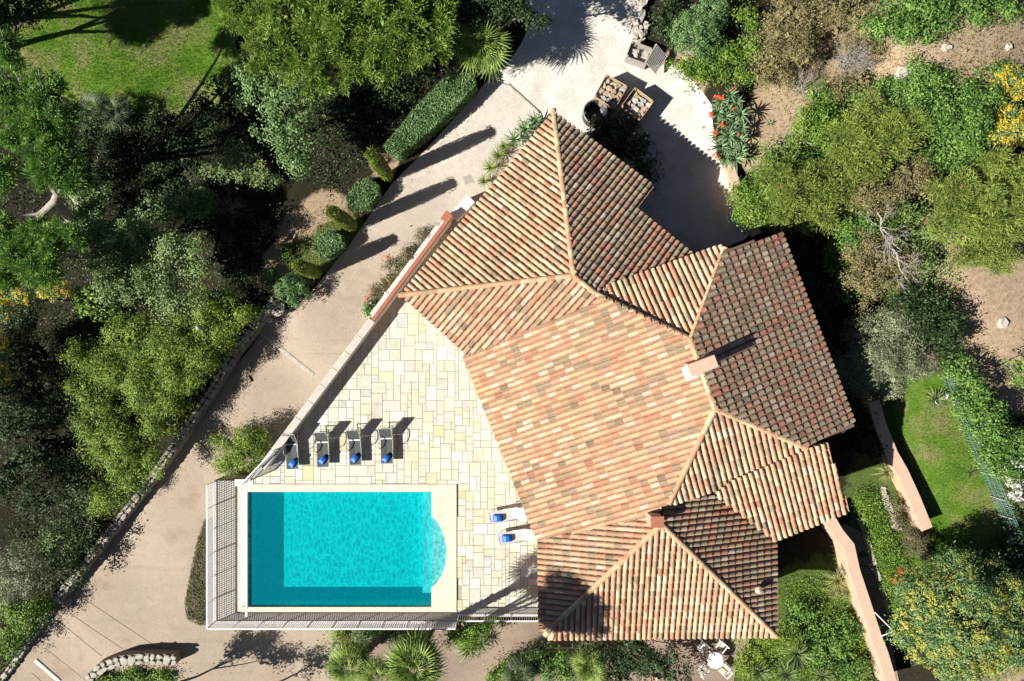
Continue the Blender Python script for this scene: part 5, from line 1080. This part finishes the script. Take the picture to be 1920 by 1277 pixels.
# ---------------------------------------------------------------- crates, tank, stones
def crate(label, cornersA, cornersB, z, hgt, top=True, mat='wood', nst=16, stlab=None, fill=.86, size=None):
    """open slatted box: A, B two opposite corners' neighbours given as photo points of the rim"""
    P = [W(*q, z) for q in cornersA]; c = sum(P, Vector()) / 4; d = (P[1] - P[0]); rz = math.atan2(d.y, d.x); sx, sy = (P[1] - P[0]).length, (P[2] - P[1]).length
    t_ = thing('crate', (c.x, c.y, z - hgt), label, 'crate', 'wooden crates of stones'); R = Matrix.Rotation(rz, 3, 'Z')
    nb = 5; bh = hgt / nb
    for k in range(nb):
        zz = z - hgt + bh * (k + .5)
        for s in (-1, 1):
            MB().box(c + R @ Vector((0, s * sy / 2, 0)) + Vector((0, 0, zz - c.z)), (sx, .028, bh * .86), rz).build('board', MT[mat], t_); MB().box(c + R @ Vector((s * sx / 2, 0, 0)) + Vector((0, 0, zz - c.z)), (.028, sy - .06, bh * .86), rz).build('board', MT[mat], t_)
    for a in (-1, 1):
        for b_ in (-1, 1): MB().box(c + R @ Vector((a * (sx / 2 - .05), b_ * (sy / 2 - .05), -hgt / 2 + .01)), (.08, .08, hgt + .02), rz).build('corner_post', MT[mat], t_)
    MB().box(c + Vector((0, 0, -hgt + .08)), (sx * .95, sy * .95, .06), rz).build('floor', MT[mat], t_)
    rr = random.Random(hash(label) % 1000 if False else len(label)); k = 0
    cols = 4; rows = 4
    for i in range(cols):
        for j in range(rows):
            if k >= nst or rr.random() < .08: continue
            lx, ly = (-.5 + (i + .5) / cols) * sx * .93 + rr.uniform(-.03, .03), (-.5 + (j + .5) / rows) * sy * .93 + rr.uniform(-.03, .03)
            o = irregular(rr, sx / cols * rr.uniform(.5, .66), sy / rows * rr.uniform(.48, .62), .13, 6).build('stone', MT[rr.choice(['stone_a', 'stone_b', 'stone_c'])])
            o.location = c + R @ Vector((lx, ly, 0)) + Vector((0, 0, -hgt * (1 - fill) - .05 + rr.uniform(-.05, .05))); o.rotation_euler = (rr.gauss(0, .15), rr.gauss(0, .15), rz + rr.uniform(-.5, .5)); tag(o, stlab, 'stone', stlab + 's'); k += 1
    # what lies below the top layer
    MB().box(c + Vector((0, 0, -hgt * (1 - fill) - .22)), (sx * .9, sy * .9, .1), rz).build('lower_stones', MT['drystone'], t_)
    return t_
MT['stone_a'] = M('stone_pale', [(.42,.38,.33),(.55,.5,.44)], 6, bmp=.5); MT['stone_b'] = M('stone_tan', [(.38,.28,.19),(.48,.37,.27)], 6, bmp=.5); MT['stone_c'] = M('stone_grey', [(.3,.29,.29),(.44,.43,.42)], 6, bmp=.5)
crate('wooden crate of tan stones standing left beside the black tank', [(1138.6,141),(1177.7,163),(1151.6,202),(1114.5,177)], None, .75, .85, stlab='rough stone in the crate beside the black tank')
crate('wooden crate half filled with pale stones, right of its neighbour', [(1192,163),(1227,189),(1201,225),(1161,201)], None, .75, .85, fill=.7, stlab='pale stone in the right hand crate of the pair')
crate('low crate of pale stones in the roof shadow', [(1166,206),(1198,229),(1184,250),(1150,230)], None, .3, .4, stlab='stone in the low shaded crate', nst=10)
crate('open grey crate with loose white stones near the stone heap', [(1188,78),(1226,92),(1209,118),(1172,104)], None, .6, .7, mat='greywood', nst=7, fill=.75, stlab='white stone in the grey open crate')
# slatted pallet leaning on the grey crate
pc = [W(1230,81,.9), W(1251,106,.35), W(1229,139,.35), W(1209,116,.9)]; pl = thing('pallet', (pc[0] + pc[2]) / 2, 'slatted grey pallet leaning against the open grey crate', 'pallet')
ns = 9
for k in range(ns):
    s = (k + .5) / ns; a, c = pc[0].lerp(pc[1], s), pc[3].lerp(pc[2], s); MB().bar(a, c, .07, .02).build('slat', MT['greywood'], pl)
for s in (.06, .5, .94):
    a, c = pc[0].lerp(pc[3], s), pc[1].lerp(pc[2], s); MB().bar(a - Vector((0, 0, .05)), c - Vector((0, 0, .05)), .05, .07).build('bearer', MT['wood'], pl)
g = G(1113,219); tk = thing('water_tank', g, 'round open black plastic tank beside the crates', 'tank'); b = MB(); b.lathe([(.52, 0), (.58, .1), (.58, .72), (.6, .74), (.6, .78), (.555, .78), (.545, .1), (.001, .09)], g, 28); b.build('tank', MT['black'], tk, True); MB().lathe([(.598, .745), (.605, .76), (.598, .785), (.575, .79), (.553, .782)], g, 28).build('rim', MT['steel'], tk, True)
rr = random.Random(21); stones = []
for k in range(34):
    x, y = 1203 + rr.gauss(0, 7) - (k / 34) * 8, -8 + k * 2.5 + rr.uniform(-3, 3); g = G(x, y, .1 + .22 * rr.random())
    o = irregular(rr, rr.uniform(.16, .3), rr.uniform(.13, .22), rr.uniform(.14, .24), 7).build('stone', MT[rr.choice(['stone_a', 'stone_c', 'stone_a'])]); o.location = g; o.rotation_euler = (rr.gauss(0, .2), rr.gauss(0, .2), rr.uniform(0, 6)); tag(o, 'loose pale stone in the row at the top of the yard', 'stone', 'loose stones along the top of the yard')
for lab, x, y, r, gr in [('large pale boulder on the sandy slope beside the dark shade', 1692, 136, .42, None), ('whitish rock near the top right corner', 1890, 88, .22, None), ('pale rock beside the creeper on the slope', 1775, 90, .25, None), ('low grey boulder on sand right of the dark tree', 1880, 605, .3, None), ('white stone block on the shaded bed beside the house', 1618, 975, .18, None)]:
    g = G(x, y, r * .15); o = irregular(rr, r, r * .75, r * .8, 8).build('rock', MT['stone_a']); o.location = g; o.rotation_euler = (0, 0, rr.uniform(0, 6)); tag(o, lab, 'rock')
for k in range(26):
    x, y = 1655 + k * 2.0 + rr.gauss(0, 2), 918 + k * 5.2; 
    if k > 14: break
    g = G(x, y, .05); o = irregular(rr, .2, .13, .16, 7).build('edging_stone', MT['stone_a']); o.location = g; o.rotation_euler = (0, 0, rr.uniform(0, 6)); tag(o, 'pale edging stone of the bed between the pink walls', 'stone', 'edging stones between the pink walls')
# round stone discs, garden lamps
g = G(520, 580, .55); d = thing('stone_table', g - Vector((0, 0, .6)), 'round pale stone disc at the top end of the stone wall', 'stone disc'); b = MB(); b.lathe([(.001, .06), (.33, .06), (.35, .03), (.35, -.04), (.001, -.05)], g, 28); b.build('top', MT['stone_a'], d); MB().lathe([(.12, -.6), (.1, -.05)], g, 12).build('foot', MT['drystone'], d); b = MB(); b.box(g + Vector((0, 0, .072)), (.34, .05, .02), .4); b.box(g + Vector((.05, .02, .085)), (.05, .16, .03), .9); b.build('handle', MT['black'], d)
g = G(504, 600, .5); d = thing('small_stone_disc', g - Vector((0, 0, .5)), 'smaller pale round disc beside the large stone disc', 'stone disc'); MB().lathe([(.001, .05), (.14, .04), (.15, -.03), (.001, -.04)], g, 18).build('top', MT['stone_a'], d); MB().lathe([(.07, -.5), (.06, -.03)], g, 10).build('foot', MT['drystone'], d)
g = W(372, 614, 1.2); d = thing('lamp_post', G(392, 615), 'grey globe lamp poking out of the feathery clump', 'lamp'); MB().lathe([(.001, -.13), (.09, -.1), (.13, 0), (.09, .1), (.001, .13)], g, 14).build('globe', MT['greywood'], d, True); MB().tube([(g.x, g.y, gz(g.x, g.y)), g], .03, 6).build('post', MT['steel'], d)
a = G(731, 552, .3); d = thing('lamp_post', a, 'thin white lamp post on the planter ledge', 'lamp'); MB().tube([a, a + Vector((0, 0, 1.0))], [.05, .035], 8).build('post', MT['white_paint'], d); MB().lathe([(.09, 0), (.09, .03), (.02, .05)], a, 10).build('base', MT['white_paint'], d); MB().lathe([(.001, 1.16), (.06, 1.12), (.07, 1.04), (.03, 1.0)], a, 10).build('head', MT['white_paint'], d)
a = G(698, 582, .0); pt = thing('planter_box', a, 'square white planter with dark plant at the lower end of the border', 'planter'); v = Vector((a.x, a.y, gz(a.x, a.y) + .3)); 
for s, (sx, sy) in (((0, .25), (.55, .05)), ((0, -.25), (.55, .05)), ((.25, 0), (.05, .45)), ((-.25, 0), (.05, .45))): q = Matrix.Rotation(-.9, 3, 'Z') @ Vector((*s, 0)); MB().box(v + q, (sx, sy, .6), -.9).build('side', MT['white_wall'], pt)
MB().box(v + Vector((0, 0, .1)), (.45, .45, .3), -.9).build('soil', MT['mortar'], pt)
o = thing('planter_plant', v, 'dark plant growing in the white planter', 'plant'); link('foliage', foliage([(v.x, v.y, v.z + .35, .2, .2, .15)], 'broad', 'foliage', 6.0), None, o)
# ---------------------------------------------------------------- loungers
def tubeloop(b, pts, r, n=6): b.tube(pts, r, n)
def lounger(label, foot, head, group, dark=True, zf=0.005):
    f, hd = W(*foot, .3), W(*head, .75); d = Vector((hd.x - f.x, hd.y - f.y, 0)).normalized(); sd = Vector((d.y, -d.x, 0)); f.z = 0
    t_ = thing('sun_lounger', f, label, 'sun lounger', group); w = .29; zs = .33; Ls, Lb = 1.22, .72; fr, fab = (MT['alu'], MT['darkmesh']) if dark else (MT['whiteplastic'], MT['whiteplastic'])
    Q = lambda s, x, z: f + d * s + sd * x + Vector((0, 0, z)); an = math.radians(42); hb = (Ls + Lb * math.cos(an), zs + Lb * math.sin(an))
    b = MB(); [b.tube([Q(0, x, zs), Q(Ls, x, zs), Q(Ls + .62, x, zs - .04)], .019, 6) for x in (-w, w)]; b.bar(Q(.01, -w, zs), Q(.01, w, zs), .035); b.bar(Q(Ls + .6, -w, zs - .04), Q(Ls + .6, w, zs - .04), .035); b.build('frame', fr, t_)
    b = MB(); nq = 8
    v = [Q(s, x, zs + .012 - .03 * math.sin(math.pi * (k % nq) / nq) * 0) for k, s in enumerate(np.linspace(.03, Ls - .03, nq)) for x in (-w + .02, 0, w - .02)]
    v = [p_ - Vector((0, 0, .02)) if i % 3 == 1 else p_ for i, p_ in enumerate(v)]; b.add(v, [(3*i + j, 3*i + j + 1, 3*i + j + 4, 3*i + j + 3) for i in range(nq - 1) for j in (0, 1)]); b.build('seat_sling', fab, t_)
    b = MB(); v = [Q(Ls + .03 + (hb[0] - Ls - .05) * s, x, zs + .015 + (hb[1] - zs) * s) for s in np.linspace(0, 1, 5) for x in (-w + .02, w - .02)]; b.add(v, [(2*i, 2*i + 1, 2*i + 3, 2*i + 2) for i in range(4)]); bk = b.build('backrest', fab, t_)
    b = MB(); [b.tube([Q(Ls, x, zs), Q(hb[0], x, hb[1])], .019, 6) for x in (-w, w)]; b.bar(Q(hb[0], -w, hb[1]), Q(hb[0], w, hb[1]), .035); b.build('back_frame', fr, bk)
    MB().bar(Q(Ls, -w + .03, zs + .03), Q(Ls, w - .03, zs + .03), .06, .02).build('hinge_bar', MT['white_paint'], t_)
    for x in (-w, w):
        MB().tube([Q(.18, x, 0), Q(.2, x, zs)], .02, 6).build('leg', fr, t_); MB().tube([Q(1.62, x, 0), Q(1.55, x, zs)], .02, 6).build('leg', fr, t_)
        xo = x * 1.16; MB().tube([Q(.72, x, zs), Q(.78, xo, zs + .17), Q(.95, xo, zs + .24), Q(1.2, xo, zs + .25), Q(1.36, xo, zs + .2), Q(1.42, x, zs)], .022, 6).build('armrest', MT['white_paint'] if not dark else MT['alu'], t_)
        MB().bar(Q(1.5, x * .8, zs - .03), Q(Ls + Lb * .55, x * .8, zs + Lb * .36), .018).build('back_strut', fr, t_)
    for x in (-w * .9, w * .9): MB().tube([Q(1.62, x - .02, .06), Q(1.62, x + .02, .06)], .06, 10).build('wheel', MT['black'], t_)
    return Q, zs, math.atan2(d.y, d.x)
def towel(label, px, z, ang, L=.4, w=.26, stripe=-1):
    c = W(*px, z); t_ = thing('towel', c, label, 'towel', 'blue rolled towels'); b = MB(); n = 10; ax = Vector((math.cos(ang), math.sin(ang), 0)); sd = Vector((-ax.y, ax.x, 0))
    def roll(s0, s1, k, nm, mat):
        b = MB(); V = []
        for s in (s0, (s0 + s1) / 2, s1):
            for j in range(n): a = 2 * math.pi * j / n; V.append(c + ax * s * L + sd * (w / 2 * k * math.copysign(abs(math.cos(a)) ** .55, math.cos(a)) * (1 + .07 * math.sin(9 * s))) + Vector((0, 0, .055 * k * math.copysign(abs(math.sin(a)) ** .6, math.sin(a)) + .06)))
        b.add(V, [(r * n + j, r * n + (j + 1) % n, (r + 1) * n + (j + 1) % n, (r + 1) * n + j) for r in (0, 1) for j in range(n)] + [tuple(range(n - 1, -1, -1)), tuple(range(2 * n, 3 * n))]); b.build(nm, mat, t_, True)
    roll(-.5, .5, 1, 'roll', MT['towel']); s_ = stripe
    for q in (.2, .32): roll(s_ * q - .018, s_ * q + .018, 1.03, 'white_stripe', MT['white_paint'])
    return t_
MT['towel'] = plain('blue_towel', (.012, .13, .5), .9, spec=.1, var=.25, scale=40)
names = ['first dark lounger from the left, nearest the slanting railing', 'second dark lounger from the left beside the pool', 'third dark lounger from the left beside the pool', 'fourth dark lounger, farthest from the slanting railing']
LS = [((549,880),(540,812)), ((606,876),(600,805)), ((667,872),(660,801)), ((726,869),(721,799))]; TW = [(550,868),(606,862),(666,859),(725,859)]
tn = ['blue towel on the leftmost dark lounger', 'blue towel on the second dark lounger from the left', 'blue towel on the third dark lounger from the left', 'blue towel on the rightmost dark lounger']
for k in range(4):
    lounger(names[k], *LS[k], 'dark sun loungers in a row'); towel(tn[k], TW[k], .34, math.radians(48), .42, .27)
lounger('white lounger half under the main eave, upper of two', (918,972), (972,966), 'white sun loungers at the eave', False); lounger('white lounger half under the main eave, lower of two', (935,1012), (992,1006), 'white sun loungers at the eave', False)
towel('blue towel on the upper white lounger', (934,971), .34, math.radians(4), .48, .34); towel('blue towel on the lower white lounger', (951,1009), .34, math.radians(4), .48, .34)
# ---------------------------------------------------------------- garden table and chairs
g = G(1333, 1226); tb = thing('garden_table', g, 'round white garden table below the south eave', 'table'); MB().lathe([(.001, .74), (.4, .74), (.42, .725), (.42, .7), (.001, .69)], g, 28).build('table_top', MT['white_paint'], tb); MB().lathe([(.035, .05), (.035, .7)], g, 8).build('column', MT['white_paint'], tb)
for k in range(3): a = k * 2.09; MB().bar(g + Vector((0, 0, .06)), g + Vector((math.cos(a) * .34, math.sin(a) * .34, .015)), .04, .03).build('foot', MT['white_paint'], tb)
MT['cushion'] = M('pale_cushion', [(.5,.46,.36),(.6,.56,.46)], 5)
for lab, x, y, ang in [('white garden chair upper left of the round table', 1313, 1205, 2.4), ('white garden chair upper right of the round table', 1346, 1203, .9), ('white garden chair lower left of the round table', 1312, 1246, -2.4), ('white garden chair lower right of the round table', 1352, 1246, -.75)]:
    c = G(x, y); ch_ = thing('garden_chair', c, lab, 'chair', 'white chairs around the garden table'); o = Vector((math.cos(ang), math.sin(ang), 0)); s = Vector((-o.y, o.x, 0)); Q = lambda a, b_, z: c + o * a + s * b_ + Vector((0, 0, z))
    MB().box(Q(0, 0, .44), (.42, .42, .035), ang).build('seat', MT['cushion'], ch_, bevel=.01)
    b = MB(); b.bar(Q(.24, -.21, .88), Q(.24, .21, .88), .04); b.bar(Q(.22, -.21, .6), Q(.22, .21, .6), .03); [b.bar(Q(.21, x_, .46), Q(.24, x_, .88), .022) for x_ in (-.12, 0, .12)]; b.build('backrest', MT['white_paint'], ch_)
    for a in (-.2, .2):
        for b_ in (-.2, .2): MB().bar(Q(a, b_, 0), Q(a, b_, .88 if a > 0 else .64), .03).build('leg', MT['white_paint'], ch_)
    for b_ in (-.22, .22): MB().bar(Q(-.22, b_, .65), Q(.22, b_, .66), .045, .02).build('armrest', MT['white_paint'], ch_)
# small things
g = G(1226, 1275, .3); d = thing('clay_pot', g, 'round terracotta pot cut by the bottom edge', 'pot'); MB().lathe([(.13, -.3), (.19, 0), (.2, .02), (.17, .02), (.16, -.04), (.001, -.05)], g, 18).build('pot', MT['coping_pink'], d)
a, c, e_ = W(1640, 1148, .9), W(1676, 1184, 1.1), W(1652, 1193, .9); d = thing('bracket_arm', a, 'white metal arm with yellow end fixed to the pink wall', 'bracket'); MB().tube([a, c], .025, 6).build('arm', MT['white_paint'], d); MB().tube([e_, c], .025, 6).build('arm', MT['white_paint'], d); MB().tube([c + Vector((-.1, .0, 0)), c + Vector((.22, .03, 0))], .05, 8).build('yellow_end', MT['yellow'], d)
# white things beside the yucca
for lab, x, y in (('white plastic tub lying beside the lawn yucca, upper of two', 1770, 743), ('white plastic tub lying beside the lawn yucca, lower of two', 1757, 753)):
    g = G(x, y, .12); d = thing('white_tub', g, lab, 'tub', 'white tubs beside the yucca'); MB().lathe([(.1, -.12), (.13, .1), (.14, .11), (.12, .11), (.1, -.05), (.001, -.06)], g, 14).build('tub', MT['white_paint'], d)
# teal net fence along the right lawn
pts = [G(*q) for q in [(1765,705),(1782,752),(1800,800),(1820,845),(1838,885),(1856,930),(1872,965),(1892,1012)]]; fe = thing('net_fence', pts[0], 'sagging teal net fence between lawn and hedge bank', 'fence'); b = MB(); rr = random.Random(8)
for i, q in enumerate(pts): MB().bar(q - Vector((0, 0, .1)), q + Vector((rr.uniform(-.05, .05), rr.uniform(-.05, .05), .95)), .04).build('post', MT['greywood'], fe)
for a, c in zip(pts, pts[1:]):
    n = 9
    for k in range(n):
        q = a.lerp(c, k / n); q2 = a.lerp(c, (k + 1.5) / n); ln = Vector((rr.uniform(.05, .3), rr.uniform(-.05, .1), 0)); b.bar(q, q + ln + Vector((0, 0, .9)), .008); b.bar(q + Vector((0, 0, .02)), q2 + ln + Vector((0, 0, .9)), .007)
    for z in (.05, .3, .55, .8, .92): b.bar(a + Vector((.2 * z, 0, z - .03)), c + Vector((.2 * z, 0, z - .03)), .009)
tag(b.build('netting', MT['net'], fe), kind='stuff')
# steps and dark path edging between the pink walls
for k in range(6):
    c = G(1617 + k * 9, 985 + k * 30, .06); tag(MB().box(c, (.75, .22, .12), -1.2).build('path_step', MT['drystone']), ['top', 'second', 'third', 'fourth', 'fifth', 'lowest'][k] + ' stone step of the shaded path between the pink walls', 'step', 'steps of the shaded path')
# trees beyond the bottom edge throwing branching shadows on the drive
tree('tree', 'leafy tree beyond the bottom edge, left one, shading the drive', 'tree', 'broad', .6, [(270,1335,46,26),(330,1345,44,24),(300,1310,30,20),(230,1350,30,20)], .06, dens=.7); tree('tree', 'leafy tree beyond the bottom edge, right one, shading the drive', 'tree', 'broad', .6, [(430,1350,40,24),(470,1340,34,22)], .05, dens=.6)
shrub('shrub', 'green ivy bank under the curved stone wall at the bottom', 'bright', [(200,1272,34,12),(255,1268,34,14),(310,1270,26,12)], .4, dens=.9)
lb = {}
for o in bpy.data.objects:
    if o.parent is None and 'label' in o: lb.setdefault((o['label'], o.get('group')), []).append(o.name)
print('OBJS', len(bpy.data.objects), 'TRIS', sum(sum(len(p_.vertices) - 2 for p_ in m_.polygons) for m_ in bpy.data.meshes if len(m_.polygons) < 2000) + sum(2 * len(m_.polygons) for m_ in bpy.data.meshes if len(m_.polygons) >= 2000))
